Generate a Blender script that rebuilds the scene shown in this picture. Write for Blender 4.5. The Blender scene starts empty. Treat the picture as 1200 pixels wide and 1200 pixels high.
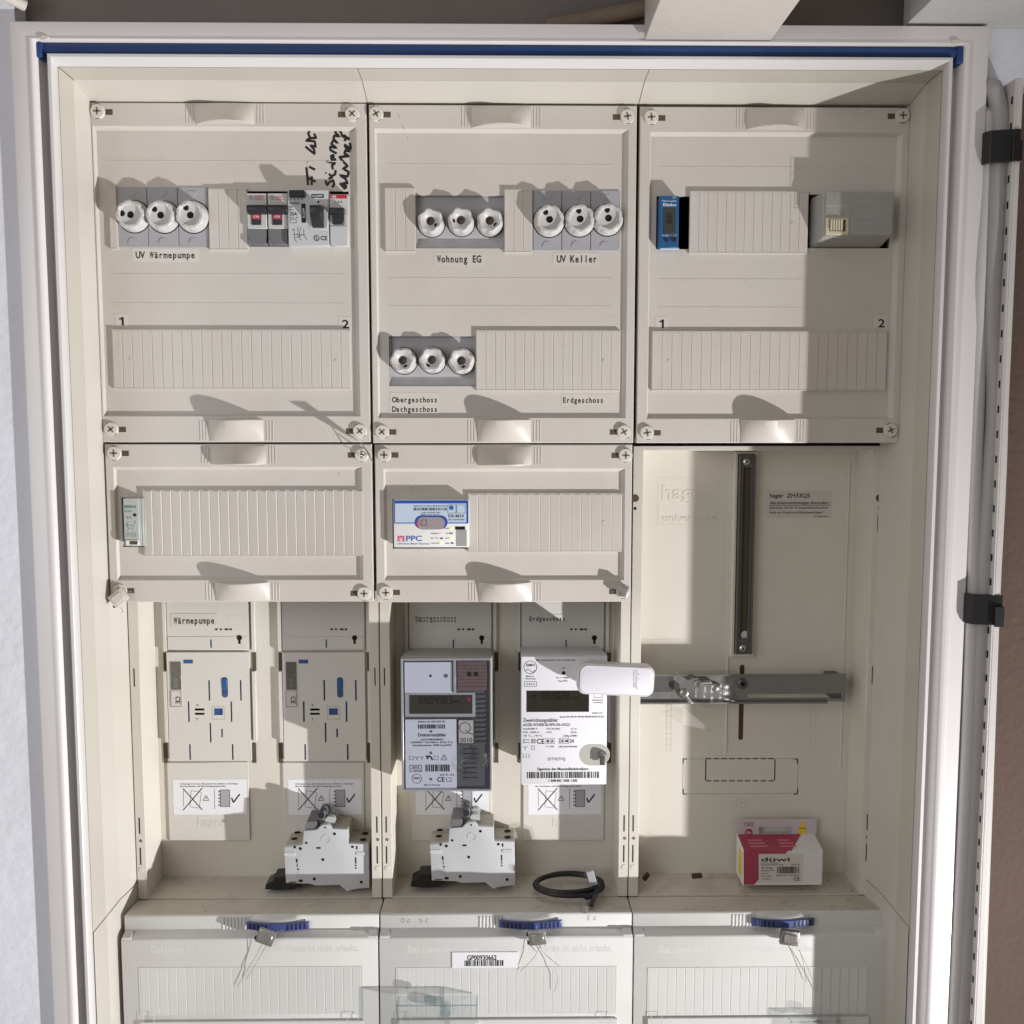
import bpy, bmesh, math, random
from mathutils import Vector, Matrix
R = math.radians
random.seed(7)
S = bpy.context.scene
COL = S.collection

# ------------------------------------------------------------------ camera
CAM_D = 0.925          # metres from the cover plane (Y = 0); X right, Z up, Y into the wall
F_PX = 1200.0
PITCH, YAW = R(5.4), R(0.75)
FW = Vector((math.sin(YAW)*math.cos(PITCH), math.cos(YAW)*math.cos(PITCH), -math.sin(PITCH)))
RT = Vector((math.cos(YAW), -math.sin(YAW), 0.0))
UP = RT.cross(FW)
CPOS = Vector((0, -CAM_D, 0))
cd = bpy.data.cameras.new('camera'); cam = bpy.data.objects.new('camera', cd); COL.objects.link(cam)
cd.sensor_width = 36; cd.lens = 36*F_PX/1200; cd.clip_start = 0.01; cd.clip_end = 100
M = Matrix((RT, UP, -FW)).transposed().to_4x4(); M.translation = CPOS
cam.matrix_world = M
S.camera = cam

# ------------------------------------------------------------------ light
w = bpy.data.worlds.new('World'); S.world = w; w.use_nodes = True
bg = w.node_tree.nodes['Background']
bg.inputs[0].default_value = (1.0, 0.885, 0.765, 1); bg.inputs[1].default_value = 0.225
LAMP = Vector((0.95, -0.56, -0.76))
ld = bpy.data.lights.new('work_lamp', 'SPOT'); lo = bpy.data.objects.new('work_lamp', ld); COL.objects.link(lo)
lo.location = LAMP
lo.rotation_euler = (Vector((-1.6, 0.0, 0.50)) - LAMP).to_track_quat('-Z', 'Y').to_euler()
ld.energy = 77; ld.color = (1.0, 0.985, 0.975); ld.shadow_soft_size = 0.011
ld.spot_size = R(90); ld.spot_blend = 1.0
ld.use_nodes = True      # linear falloff, not physical: evens the brightness of near and far covers
_em = ld.node_tree.nodes['Emission']; _fo = ld.node_tree.nodes.new('ShaderNodeLightFalloff'); _fo.inputs['Strength'].default_value = 1.0
ld.node_tree.links.new(_fo.outputs['Linear'], _em.inputs['Strength'])
# daylight from a window behind the camera, to the left
wd = bpy.data.lights.new('window_light', 'AREA'); wo = bpy.data.objects.new('window_light', wd); COL.objects.link(wo)
wo.location = (-1.0, -1.35, 0.2)
wo.rotation_euler = (Vector((0, 0, -0.1)) - Vector(wo.location)).to_track_quat('-Z', 'Y').to_euler()
wd.shape = 'RECTANGLE'; wd.size = 0.9; wd.size_y = 1.1; wd.energy = 8; wd.color = (0.93, 0.955, 1.0)
S.view_settings.view_transform = 'Standard'; S.view_settings.look = 'None'
S.view_settings.gamma = 1; S.view_settings.use_curve_mapping = False; S.view_settings.exposure = 0.0
S.render.engine = 'CYCLES'

# ------------------------------------------------------------------ helpers
def at(px, py, Y):
    """point (X, Z in mm) that photo pixel px, py shows on the plane at depth Y (mm)"""
    d = FW*F_PX + RT*(px-600) - UP*(py-600)
    t = (Y/1000.0 - CPOS.y)/d.y
    p = CPOS + d*t
    return p.x*1000, p.z*1000
def rc(px0, py0, px1, py1, Y):
    """upright rectangle x0, x1, z0, z1 on plane Y"""
    pm, qm = (py0+py1)/2, (px0+px1)/2
    return at(px0, pm, Y)[0], at(px1, pm, Y)[0], at(qm, py1, Y)[1], at(qm, py0, Y)[1]

WORLD = {}
MATS = {}
def mat(name, col, rough=0.45, spec=0.5, var=0.05, scale=60.0, bump=0.0, bscale=900.0, metal=0.0, dirt=0.0,
        dirtcol=(0.18, 0.14, 0.10), dscale=220, emit=None, es=1.0, coat=0.0):
    m = bpy.data.materials.new(name); m.use_nodes = True
    nt = m.node_tree; b = nt.nodes['Principled BSDF']
    b.inputs['Roughness'].default_value = rough; b.inputs['Metallic'].default_value = metal
    b.inputs['Specular IOR Level'].default_value = spec
    b.inputs['Coat Weight'].default_value = coat
    tc = nt.nodes.new('ShaderNodeNewGeometry')
    n = nt.nodes.new('ShaderNodeTexNoise'); n.inputs['Scale'].default_value = scale; n.inputs['Detail'].default_value = 5
    nt.links.new(tc.outputs['Position'], n.inputs['Vector'])
    mx = nt.nodes.new('ShaderNodeMix'); mx.data_type = 'RGBA'
    mx.inputs['A'].default_value = tuple(c*(1-var) for c in col)+(1,)
    mx.inputs['B'].default_value = tuple(min(1, c*(1+var)) for c in col)+(1,)
    nt.links.new(n.outputs['Fac'], mx.inputs['Factor'])
    out = mx.outputs['Result']
    if dirt > 0:
        n2 = nt.nodes.new('ShaderNodeTexNoise'); n2.inputs['Scale'].default_value = dscale; n2.inputs['Detail'].default_value = 6
        n2.inputs['Roughness'].default_value = 0.7
        nt.links.new(tc.outputs['Position'], n2.inputs['Vector'])
        rp = nt.nodes.new('ShaderNodeMapRange'); rp.inputs['From Min'].default_value = 0.56; rp.inputs['From Max'].default_value = 0.72
        rp.inputs['To Max'].default_value = dirt
        nt.links.new(n2.outputs['Fac'], rp.inputs['Value'])
        m2 = nt.nodes.new('ShaderNodeMix'); m2.data_type = 'RGBA'; m2.inputs['B'].default_value = dirtcol+(1,)
        nt.links.new(rp.outputs['Result'], m2.inputs['Factor']); nt.links.new(out, m2.inputs['A']); out = m2.outputs['Result']
    if dirt > 0:
        n4 = nt.nodes.new('ShaderNodeTexNoise'); n4.inputs['Scale'].default_value = 5.5; n4.inputs['Detail'].default_value = 7; n4.inputs['Roughness'].default_value = 0.62
        nt.links.new(tc.outputs['Position'], n4.inputs['Vector'])
        r4 = nt.nodes.new('ShaderNodeMapRange'); r4.inputs['From Min'].default_value = 0.42; r4.inputs['From Max'].default_value = 0.72
        nt.links.new(n4.outputs['Fac'], r4.inputs['Value'])
        m4 = nt.nodes.new('ShaderNodeMix'); m4.data_type = 'RGBA'; m4.blend_type = 'MULTIPLY'; m4.inputs['B'].default_value = (0.945, 0.925, 0.895, 1)
        nt.links.new(r4.outputs['Result'], m4.inputs['Factor']); nt.links.new(out, m4.inputs['A']); out = m4.outputs['Result']
    nt.links.new(out, b.inputs['Base Color'])
    rr = nt.nodes.new('ShaderNodeMapRange'); rr.inputs['To Min'].default_value = max(0.02, rough-0.11); rr.inputs['To Max'].default_value = rough+0.11
    nt.links.new(n.outputs['Fac'], rr.inputs['Value']); nt.links.new(rr.outputs['Result'], b.inputs['Roughness'])
    if bump > 0:
        n3 = nt.nodes.new('ShaderNodeTexNoise'); n3.inputs['Scale'].default_value = bscale; n3.inputs['Detail'].default_value = 3
        nt.links.new(tc.outputs['Position'], n3.inputs['Vector'])
        bp = nt.nodes.new('ShaderNodeBump'); bp.inputs['Strength'].default_value = bump; bp.inputs['Distance'].default_value = 0.001
        nt.links.new(n3.outputs['Fac'], bp.inputs['Height']); nt.links.new(bp.outputs['Normal'], b.inputs['Normal'])
    if emit:
        b.inputs['Emission Color'].default_value = emit+(1,); b.inputs['Emission Strength'].default_value = es
    MATS[name] = m
    return m
def clear_mat(name, tint, gl=0.12, rough=0.08):
    """thin clear plastic: tinted transmission with a glossy skin"""
    m = bpy.data.materials.new(name); m.use_nodes = True
    nt = m.node_tree
    for n in list(nt.nodes):
        if n.type != 'OUTPUT_MATERIAL': nt.nodes.remove(n)
    out = nt.nodes['Material Output']
    t = nt.nodes.new('ShaderNodeBsdfTransparent'); t.inputs[0].default_value = tint+(1,)
    g = nt.nodes.new('ShaderNodeBsdfGlossy'); g.inputs['Roughness'].default_value = rough
    fr = nt.nodes.new('ShaderNodeLayerWeight'); fr.inputs['Blend'].default_value = 0.25
    mr = nt.nodes.new('ShaderNodeMapRange'); mr.inputs['To Min'].default_value = gl*0.4; mr.inputs['To Max'].default_value = min(1, gl*5)
    nt.links.new(fr.outputs['Facing'], mr.inputs['Value'])
    mx = nt.nodes.new('ShaderNodeMixShader')
    nt.links.new(mr.outputs['Result'], mx.inputs[0]); nt.links.new(t.outputs[0], mx.inputs[1]); nt.links.new(g.outputs[0], mx.inputs[2])
    nt.links.new(mx.outputs[0], out.inputs['Surface'])
    MATS[name] = m
    return m

mat('plastic', (0.595, 0.562, 0.53), 0.42, 0.45, 0.05, 16, 0.10, 1800, dirt=0.09)
mat('plastic_low', (0.665, 0.665, 0.66), 0.42, 0.45, 0.04, 14, 0.10, 1800, dirt=0.07)
mat('tray_dirty', (0.56, 0.52, 0.455), 0.6, 0.35, 0.15, 40, 0.15, 900, dirt=0.5, dirtcol=(0.24, 0.19, 0.14), dscale=48)
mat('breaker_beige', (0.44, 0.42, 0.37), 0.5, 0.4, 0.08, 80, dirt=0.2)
mat('tray', (0.66, 0.635, 0.57), 0.5, 0.4, 0.03, 12, 0.08, 1500, dirt=0.06)
mat('trim_ivory', (0.60, 0.575, 0.525), 0.38, 0.45, 0.04, 7, 0.05, 1200, dirt=0.05)
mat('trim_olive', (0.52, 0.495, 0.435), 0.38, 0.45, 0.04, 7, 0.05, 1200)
mat('frame_white', (0.73, 0.70, 0.71), 0.3, 0.5, 0.03, 6, 0.06, 700)
mat('lip_white', (0.66, 0.65, 0.65), 0.35, 0.5, 0.02, 8)
mat('groove', (0.42, 0.40, 0.43), 0.5, 0.3, 0.05, 10)
mat('gasket', (0.018, 0.055, 0.19), 0.55, 0.4, 0.15, 80, 0.1, 600)
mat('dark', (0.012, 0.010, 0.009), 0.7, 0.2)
mat('gap', (0.03, 0.025, 0.02), 0.8, 0.1)
mat('slot_brown', (0.10, 0.08, 0.055), 0.7, 0.2)
mat('screw_white', (0.66, 0.63, 0.57), 0.35, 0.5)
mat('cross', (0.17, 0.145, 0.12), 0.6)
mat('sticker', (0.625, 0.59, 0.55), 0.3, 0.5, 0.02)
mat('sticker_white', (0.80, 0.80, 0.84), 0.35, 0.5, 0.02)
mat('ink', (0.012, 0.012, 0.013), 0.5, 0.3)
mat('ink_grey', (0.10, 0.10, 0.11), 0.5, 0.3)
mat('pencil', (0.30, 0.29, 0.28), 0.6, 0.3)
mat('marker', (0.008, 0.008, 0.009), 0.35, 0.5)
mat('device_grey', (0.37, 0.37, 0.40), 0.5, 0.4, 0.04, 30, 0.1, 1500)
mat('device_grey2', (0.46, 0.46, 0.48), 0.45, 0.4, 0.04, 30)
mat('ceramic', (0.56, 0.55, 0.545), 0.36, 0.5, 0.03, 40)
mat('brass_dark', (0.19, 0.15, 0.13), 0.4, 0.5, 0.3, 300, metal=0.3)
mat('breaker', (0.55, 0.55, 0.54), 0.4, 0.45, 0.03)
mat('breaker_white', (0.55, 0.56, 0.585), 0.4, 0.45, 0.03)
mat('breaker_dark', (0.16, 0.16, 0.17), 0.45, 0.4)
mat('toggle', (0.022, 0.023, 0.028), 0.4, 0.4)
mat('black_plastic', (0.012, 0.012, 0.013), 0.35, 0.45)
mat('red', (0.42, 0.03, 0.045), 0.4, 0.4)
mat('blue_device', (0.02, 0.10, 0.25), 0.4, 0.4, 0.05)
mat('lcd', (0.05, 0.052, 0.045), 0.25, 0.5, 0.05)
mat('lcd_green', (0.024, 0.021, 0.016), 0.2, 0.5, 0.05)
mat('lcd_olive', (0.055, 0.047, 0.038), 0.2, 0.5, 0.05)
mat('lcd_ink', (0.008, 0.007, 0.006), 0.3)
mat('timer_grey', (0.36, 0.35, 0.335), 0.5, 0.35, 0.04, 30, 0.1, 1500)
mat('switch_cream', (0.62, 0.58, 0.42), 0.35, 0.5)
mat('relay_grey', (0.44, 0.46, 0.45), 0.4, 0.4)
mat('green_ink', (0.01, 0.22, 0.10), 0.5)
mat('pale_blue', (0.50, 0.60, 0.74), 0.35, 0.5, 0.03)
mat('royal_blue', (0.02, 0.08, 0.38), 0.35, 0.5)
mat('logo_blue', (0.02, 0.13, 0.42), 0.4)
mat('logo_red', (0.60, 0.12, 0.20), 0.4)
mat('white_gloss', (0.78, 0.78, 0.77), 0.3, 0.5, 0.02)
mat('led_green', (0.4, 0.6, 0.1), 0.4, emit=(0.75, 1.0, 0.25), es=1.3)
mat('led_red', (0.7, 0.2, 0.2), 0.4, emit=(1.0, 0.35, 0.32), es=1.1)
mat('led_off', (0.12, 0.12, 0.10), 0.4)
mat('mount', (0.63, 0.61, 0.575), 0.5, 0.35, 0.02, 14, 0.06, 1500)
mat('slot_blue', (0.045, 0.095, 0.21), 0.5, 0.4)
mat('button_blue', (0.02, 0.085, 0.27), 0.4, 0.5)
mat('window_grey', (0.13, 0.125, 0.115), 0.25, 0.6, 0.12, 120)
mat('meter_body', (0.50, 0.485, 0.45), 0.4, 0.4)
mat('meter_dark', (0.13, 0.13, 0.14), 0.3, 0.5)
mat('meter_white', (0.80, 0.80, 0.85), 0.35, 0.5, 0.015)
mat('sensor_brown', (0.20, 0.135, 0.13), 0.3, 0.5, 0.1, 200)
mat('edge_blue', (0.48, 0.48, 0.495), 0.15, 0.6, 0.1, 90)
mat('reader_white', (0.80, 0.79, 0.86), 0.32, 0.5, 0.01)
mat('reader_side', (0.70, 0.68, 0.67), 0.35, 0.5, 0.02)
mat('steel', (0.30, 0.305, 0.31), 0.42, 0.5, 0.12, 60, 0.05, 900, metal=0.9)
mat('steel_dark', (0.13, 0.125, 0.125), 0.4, 0.5, 0.15, 60, metal=0.5)
mat('zinc', (0.62, 0.61, 0.58), 0.32, 0.5, 0.1, 120, metal=1.0)
mat('alu', (0.46, 0.455, 0.45), 0.3, 0.5, 0.15, 200, 0.15, 700, metal=0.8)
mat('lead', (0.20, 0.19, 0.175), 0.45, 0.5, 0.2, 200, 0.3, 500, metal=0.6)
mat('wire', (0.42, 0.41, 0.40), 0.4, 0.5, 0.1, metal=0.7)
mat('rust', (0.085, 0.05, 0.032), 0.8, 0.2, 0.3, 200)
mat('crimson', (0.37, 0.05, 0.095), 0.4, 0.45, 0.04)
mat('pink_card', (0.55, 0.50, 0.52), 0.5, 0.35, 0.03)
mat('card_white', (0.72, 0.71, 0.71), 0.45, 0.4, 0.02)
mat('yellow', (0.75, 0.55, 0.03), 0.45)
mat('pale_red', (0.62, 0.22, 0.27), 0.45)
mat('lock_blue', (0.05, 0.07, 0.22), 0.4, 0.5, 0.05)
mat('lock_dark', (0.012, 0.015, 0.04), 0.5)
mat('cable_black', (0.012, 0.012, 0.012), 0.38, 0.5)
mat('wall', (0.77, 0.79, 0.87), 0.85, 0.2, 0.06, 14, 1.0, 70, dirt=0.22, dirtcol=(0.45, 0.43, 0.42))
mat('wall_brown', (0.14, 0.097, 0.082), 0.9, 0.2, 0.16, 10, 0.9, 160, dirt=0.25)
mat('ceiling_brown', (0.23, 0.212, 0.20), 0.9, 0.2, 0.2, 10, 0.5, 90, dirt=0.2)
mat('beam_paint', (0.60, 0.565, 0.535), 0.7, 0.3, 0.07, 16, 0.5, 110, dirt=0.15)
mat('beam_paint_grey', (0.60, 0.60, 0.61), 0.7, 0.3, 0.1, 16, 0.6, 110, dirt=0.2)
mat('pipe_brown', (0.26, 0.205, 0.15), 0.7, 0.3, 0.2, 30, 0.4, 200)
mat('cable_grey', (0.56, 0.55, 0.54), 0.5, 0.4, 0.05, 20)
mat('cable_grey_dark', (0.40, 0.39, 0.385), 0.5, 0.4, 0.05, 20)
mat('tray_steel', (0.58, 0.55, 0.54), 0.5, 0.5, 0.08, 30, 0.1, 400)
mat('dirt', (0.075, 0.055, 0.04), 0.9, 0.1, 0.3, 300)
clear_mat('clear', (0.965, 0.97, 0.972), 0.10, 0.05)
clear_mat('clear_thin', (0.955, 0.955, 0.945), 0.012, 0.3)
clear_mat('clear_blue', (0.82, 0.91, 0.935), 0.24, 0.05)
clear_mat('clear_bag', (0.93, 0.93, 0.92), 0.04, 0.34)
clear_mat('clear_wall', (0.975, 0.985, 0.987), 0.07, 0.04)
clear_mat('clear_meter', (0.90, 0.91, 0.94), 0.08, 0.05)

class MB:
    """collects shapes (mm) for one mesh"""
    def __init__(s): s.v = []; s.f = []
    def add(s, vs, fs):
        n = len(s.v); s.v += [tuple(p) for p in vs]; s.f += [tuple(i+n for i in f) for f in fs]; return s
    def box(s, x0, x1, y0, y1, z0, z1):
        vs = [(x, y, z) for x in (x0, x1) for y in (y0, y1) for z in (z0, z1)]
        return s.add(vs, [(0,1,3,2), (4,6,7,5), (0,4,5,1), (2,3,7,6), (0,2,6,4), (1,5,7,3)])
    def prism(s, pts, a0, a1, axis='y'):
        """polygon extruded along an axis; pts are (x,z) for y, (y,z) for x, (x,y) for z"""
        def P(p, a):
            return (p[0], a, p[1]) if axis == 'y' else (a, p[0], p[1]) if axis == 'x' else (p[0], p[1], a)
        n = len(pts)
        vs = [P(p, a0) for p in pts]+[P(p, a1) for p in pts]
        fs = [tuple(range(n)), tuple(range(2*n-1, n-1, -1))]+[(i, (i+1) % n, n+(i+1) % n, n+i) for i in range(n)]
        return s.add(vs, fs)
    def cyl(s, cx, cz, r, y0, y1, n=20, r1=None, rz=None):
        r1 = r if r1 is None else r1; k = 1 if rz is None else rz
        a = [2*math.pi*i/n for i in range(n)]
        vs = [(cx+r*math.cos(t), y0, cz+k*r*math.sin(t)) for t in a]+[(cx+r1*math.cos(t), y1, cz+k*r1*math.sin(t)) for t in a]
        return s.add(vs, [tuple(range(n)), tuple(range(2*n-1, n-1, -1))]+[(i, (i+1) % n, n+(i+1) % n, n+i) for i in range(n)])
    def lathe(s, cx, cz, prof, n=36, lob=None):
        """prof: list of (r, y, lobe_amount); closed at both ends to the axis"""
        vs = []; fs = []
        for (r, y, l) in prof:
            for i in range(n):
                t = 2*math.pi*i/n
                rr = r+(l*lob(t) if lob else 0)
                vs.append((cx+rr*math.cos(t), y, cz+rr*math.sin(t)))
        m = len(prof)
        for j in range(m-1):
            for i in range(n):
                fs.append((j*n+i, j*n+(i+1) % n, (j+1)*n+(i+1) % n, (j+1)*n+i))
        fs.append(tuple(range(n))); fs.append(tuple(range(m*n-1, (m-1)*n-1, -1)))
        return s.add(vs, fs)
    def tube(s, path, r, n=8, flat=None):
        P = [Vector(p) for p in path]; vs = []; fs = []; up = None
        for i, p in enumerate(P):
            t = (P[min(i+1, len(P)-1)]-P[max(i-1, 0)]).normalized()
            if up is None: up = t.orthogonal().normalized()
            up = (up-t*up.dot(t)).normalized(); b = t.cross(up)
            rr = r[i] if isinstance(r, (list, tuple)) else r
            for k in range(n):
                a = 2*math.pi*k/n; o = (up*math.cos(a)+b*math.sin(a))*rr
                if flat is not None: o.y *= flat
                vs.append(p+o)
        for i in range(len(P)-1):
            for k in range(n):
                fs.append((i*n+k, i*n+(k+1) % n, (i+1)*n+(k+1) % n, (i+1)*n+k))
        fs.append(tuple(range(n))); fs.append(tuple(range(len(P)*n-1, (len(P)-1)*n-1, -1)))
        return s.add(vs, fs)
    def plate(s, x0, x1, z0, z1, y0, y1, holes=()):
        xs = sorted({x0, x1} | {h for q in holes for h in q[:2] if x0 < h < x1}); zs = sorted({z0, z1} | {h for q in holes for h in q[2:] if z0 < h < z1})
        def solid(i, j):
            if i < 0 or j < 0 or i >= len(xs)-1 or j >= len(zs)-1: return False
            cx, cz = (xs[i]+xs[i+1])/2, (zs[j]+zs[j+1])/2
            return not any(h[0] < cx < h[1] and h[2] < cz < h[3] for h in holes)
        for i in range(len(xs)-1):
            for j in range(len(zs)-1):
                if not solid(i, j): continue
                a, b, c, d = xs[i], xs[i+1], zs[j], zs[j+1]
                s.add([(a, y0, c), (b, y0, c), (b, y0, d), (a, y0, d)], [(0,1,2,3)])
                s.add([(a, y1, c), (b, y1, c), (b, y1, d), (a, y1, d)], [(3,2,1,0)])
                if not solid(i-1, j): s.add([(a, y0, c), (a, y0, d), (a, y1, d), (a, y1, c)], [(0,1,2,3)])
                if not solid(i+1, j): s.add([(b, y0, c), (b, y1, c), (b, y1, d), (b, y0, d)], [(0,1,2,3)])
                if not solid(i, j-1): s.add([(a, y0, c), (a, y1, c), (b, y1, c), (b, y0, c)], [(0,1,2,3)])
                if not solid(i, j+1): s.add([(a, y0, d), (b, y0, d), (b, y1, d), (a, y1, d)], [(0,1,2,3)])
        return s
    def rot(s, cx, cz, deg):
        c, n = math.cos(R(deg)), math.sin(R(deg))
        s.v = [(cx+(x-cx)*c-(z-cz)*n, y, cz+(x-cx)*n+(z-cz)*c) for x, y, z in s.v]; return s
    def mesh(s, name, bevel=0, seg=1, smooth=None, origin=(0, 0, 0)):
        me = bpy.data.meshes.new(name)
        me.from_pydata([((x-origin[0])*0.001, (y-origin[1])*0.001, (z-origin[2])*0.001) for x, y, z in s.v], [], s.f)
        bm = bmesh.new(); bm.from_mesh(me)
        bmesh.ops.remove_doubles(bm, verts=bm.verts, dist=1e-6)
        bmesh.ops.recalc_face_normals(bm, faces=bm.faces)
        if bevel:
            ed = [e for e in bm.edges if len(e.link_faces) == 2 and e.calc_face_angle(0) > 0.6]
            bmesh.ops.bevel(bm, geom=ed, offset=bevel*0.001, segments=seg, affect='EDGES', profile=0.5, clamp_overlap=True)
        bm.to_mesh(me); bm.free()
        if smooth:
            for p in me.polygons: p.use_smooth = True
            me.set_sharp_from_angle(angle=R(smooth))
        return me
    def center(s):
        q = list(zip(*s.v)); return tuple((min(a)+max(a))/2 for a in q)
    def build(s, name, m, parent=None, bevel=0, seg=1, smooth=None):
        c = s.center()
        return place(name, s.mesh(name, bevel, seg, smooth, c), m, parent, c)
def place(name, me, m, parent, c):
    if m is not None and not me.materials: me.materials.append(MATS[m])
    o = bpy.data.objects.new(name, me); COL.objects.link(o)
    if parent:
        o.parent = parent; p = WORLD[parent.name]
    else: p = (0, 0, 0)
    o.location = tuple((c[i]-p[i])*0.001 for i in range(3)); WORLD[o.name] = c
    return o
def thing(name, label, cat, base, group=None):
    o = bpy.data.objects.new(name, None); COL.objects.link(o)
    o.empty_display_size = 0.01
    o.location = tuple(a*0.001 for a in base); WORLD[o.name] = tuple(base)
    o['label'] = label; o['category'] = cat
    if group: o['group'] = group
    return o
def tag(o, label, cat, group=None):
    o['label'] = label; o['category'] = cat
    if group: o['group'] = group
    return o
def box(name, m, parent, px0, py0, px1, py1, yf, yb, bevel=0.4, seg=1, Yref=None):
    """box whose front face covers the given photo rectangle on plane yf"""
    x0, x1, z0, z1 = rc(px0, py0, px1, py1, yf if Yref is None else Yref)
    return MB().box(x0, x1, yf, yb, z0, z1).build(name, m, parent, bevel, seg, smooth=40 if bevel else None)

# ---- lettering: glyph meshes from the built-in typeface
GL = {}
BOLD = 0.016
def glyphs(s, bold=0.0):
    if (s, bold) in GL: return GL[(s, bold)]
    cu = bpy.data.curves.new('t', 'FONT'); cu.body = s; cu.resolution_u = 3; cu.size = 1; cu.offset = bold
    ob = bpy.data.objects.new('t', cu); COL.objects.link(ob)
    dg = bpy.context.evaluated_depsgraph_get(); dg.update()
    me = bpy.data.meshes.new_from_object(ob.evaluated_get(dg))
    r = ([(v.co.x, v.co.y) for v in me.vertices], [tuple(p.vertices) for p in me.polygons])
    bpy.data.objects.remove(ob); bpy.data.curves.remove(cu); bpy.data.meshes.remove(me)
    GL[(s, bold)] = r; return r
def text(s, px0, py0, px1, py1, Y, m, parent, name='lettering', mono=False, lift=0.15, deep=0.0, rot=0):
    """string fitted into the photo rectangle (capital height) on plane Y"""
    x0, x1, z0, z1 = rc(px0, py0, px1, py1, Y)
    return text_mm(s, x0, x1, z0, z1, Y, m, parent, name, mono, lift, deep, rot)
def text_mm(s, x0, x1, z0, z1, Y, m, parent, name='lettering', mono=False, lift=0.15, deep=0.0, rot=0):
    mb = MB(); vs = []; fs = []
    if mono:
        for i, ch in enumerate(s):
            if ch == ' ': continue
            gv, gf = glyphs(ch, 0.022)
            if not gv: continue
            a = min(v[0] for v in gv); b = max(v[0] for v in gv); c = (a+b)/2
            k = min(1.15, 0.56/max(b-a, 0.01)) if ch in 'mwWM' else 1.0
            n = len(vs)
            vs += [(((x-c)*k+i*0.62), y) for x, y in gv]; fs += [tuple(q+n for q in f) for f in gf]
    else:
        vs, fs = glyphs(s, BOLD)
    a = min(v[0] for v in vs); b = max(v[0] for v in vs)
    kx = (x1-x0)/max(b-a, 1e-6); kz = (z1-z0)/0.73
    pts = [(x0+(x-a)*kx, Y-lift, z0+y*kz) for x, y in vs]
    mb.v = pts; mb.f = fs
    if rot: mb.rot((x0+x1)/2, (z0+z1)/2, rot)
    if deep:
        n = len(mb.v); base = list(mb.f)
        back = [(x, Y+0.2, z) for x, y, z in mb.v]
        cnt = {}
        for f in base:
            for i in range(len(f)):
                e = (f[i], f[(i+1) % len(f)]); cnt[e] = 1
        mb.v = [(x, Y-deep, z) for x, y, z in mb.v]+back
        mb.f = base+[(e[0], e[1], e[1]+n, e[0]+n) for e in cnt if (e[1], e[0]) not in cnt]
    return mb.build(name, m, parent)
def strokes(lines, Y, r, m, parent, name='lettering'):
    mb = MB()
    for ln in lines:
        P = [at(a, b, Y) for a, b in ln]
        Q = []
        for i in range(len(P)-1):
            for k in range(4): Q.append((P[i][0]+(P[i+1][0]-P[i][0])*k/4, P[i][1]+(P[i+1][1]-P[i][1])*k/4))
        Q.append(P[-1])
        if False:
            Q = [Q[0]]+[((Q[i-1][0]+2*Q[i][0]+Q[i+1][0])/4, (Q[i-1][1]+2*Q[i][1]+Q[i+1][1])/4) for i in range(1, len(Q)-1)]+[Q[-1]]
        mb.tube([(x, Y-0.05, z) for x, z in Q], r, 8, flat=0.12)
    return mb.build(name, m, parent)
def barcode(px0, py0, px1, py1, Y, m, parent, n=40):
    x0, x1, z0, z1 = rc(px0, py0, px1, py1, Y); mb = MB(); x = x0; st = (x1-x0)/n
    while x < x1-0.2:
        wd_ = st*random.choice((0.5, 0.5, 0.9, 1.3)); mb.box(x, min(x+wd_, x1), Y-0.15, Y+0.05, z0, z1); x += wd_+st*random.choice((0.4, 0.6, 1.0))
    return mb.build('barcode', m, parent)
def outline(px0, py0, px1, py1, Y, t, m, parent, name='print_line'):
    x0, x1, z0, z1 = rc(px0, py0, px1, py1, Y); mb = MB(); y0, y1 = Y-0.15, Y+0.05
    mb.box(x0, x1, y0, y1, z1-t, z1); mb.box(x0, x1, y0, y1, z0, z0+t); mb.box(x0, x0+t, y0, y1, z0+t, z1-t); mb.box(x1-t, x1, y0, y1, z0+t, z1-t)
    return mb.build(name, m, parent)
def seg_digits(s, px0, py0, px1, py1, Y, m, parent):
    x0, x1, z0, z1 = rc(px0, py0, px1, py1, Y); mb = MB(); n = len(s); wv = (x1-x0)/n; h = z1-z0; t = wv*0.17
    T = {'0': 'abcdef', '1': 'bc', '2': 'abged', '3': 'abgcd', '4': 'fgbc', '5': 'afgcd', '6': 'afgedc', '7': 'abc', '8': 'abcdefg', '9': 'abcdfg'}
    for i, c in enumerate(s):
        a = x0+i*wv+wv*0.1; b = a+wv*0.72; zm = z0+h/2
        q = {'a': (a+t, b-t, z1-t, z1), 'd': (a+t, b-t, z0, z0+t), 'g': (a+t, b-t, zm-t/2, zm+t/2), 'f': (a, a+t, zm+.2, z1-.2), 'b': (b-t, b, zm+.2, z1-.2),
             'e': (a, a+t, z0+.2, zm-.2), 'c': (b-t, b, z0+.2, zm-.2)}
        for k in T.get(c, ''): u = q[k]; mb.box(u[0], u[1], Y-0.15, Y+0.05, u[2], u[3])
    return mb.build('digits', m, parent)
def rrect(x0, x1, z0, z1, r, n=6):
    p = []
    for cx, cz, a0 in ((x1-r, z1-r, 0), (x0+r, z1-r, 90), (x0+r, z0+r, 180), (x1-r, z0+r, 270)):
        for i in range(n+1):
            a = R(a0+90*i/n); p.append((cx+r*math.cos(a), cz+r*math.sin(a)))
    return p

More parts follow.
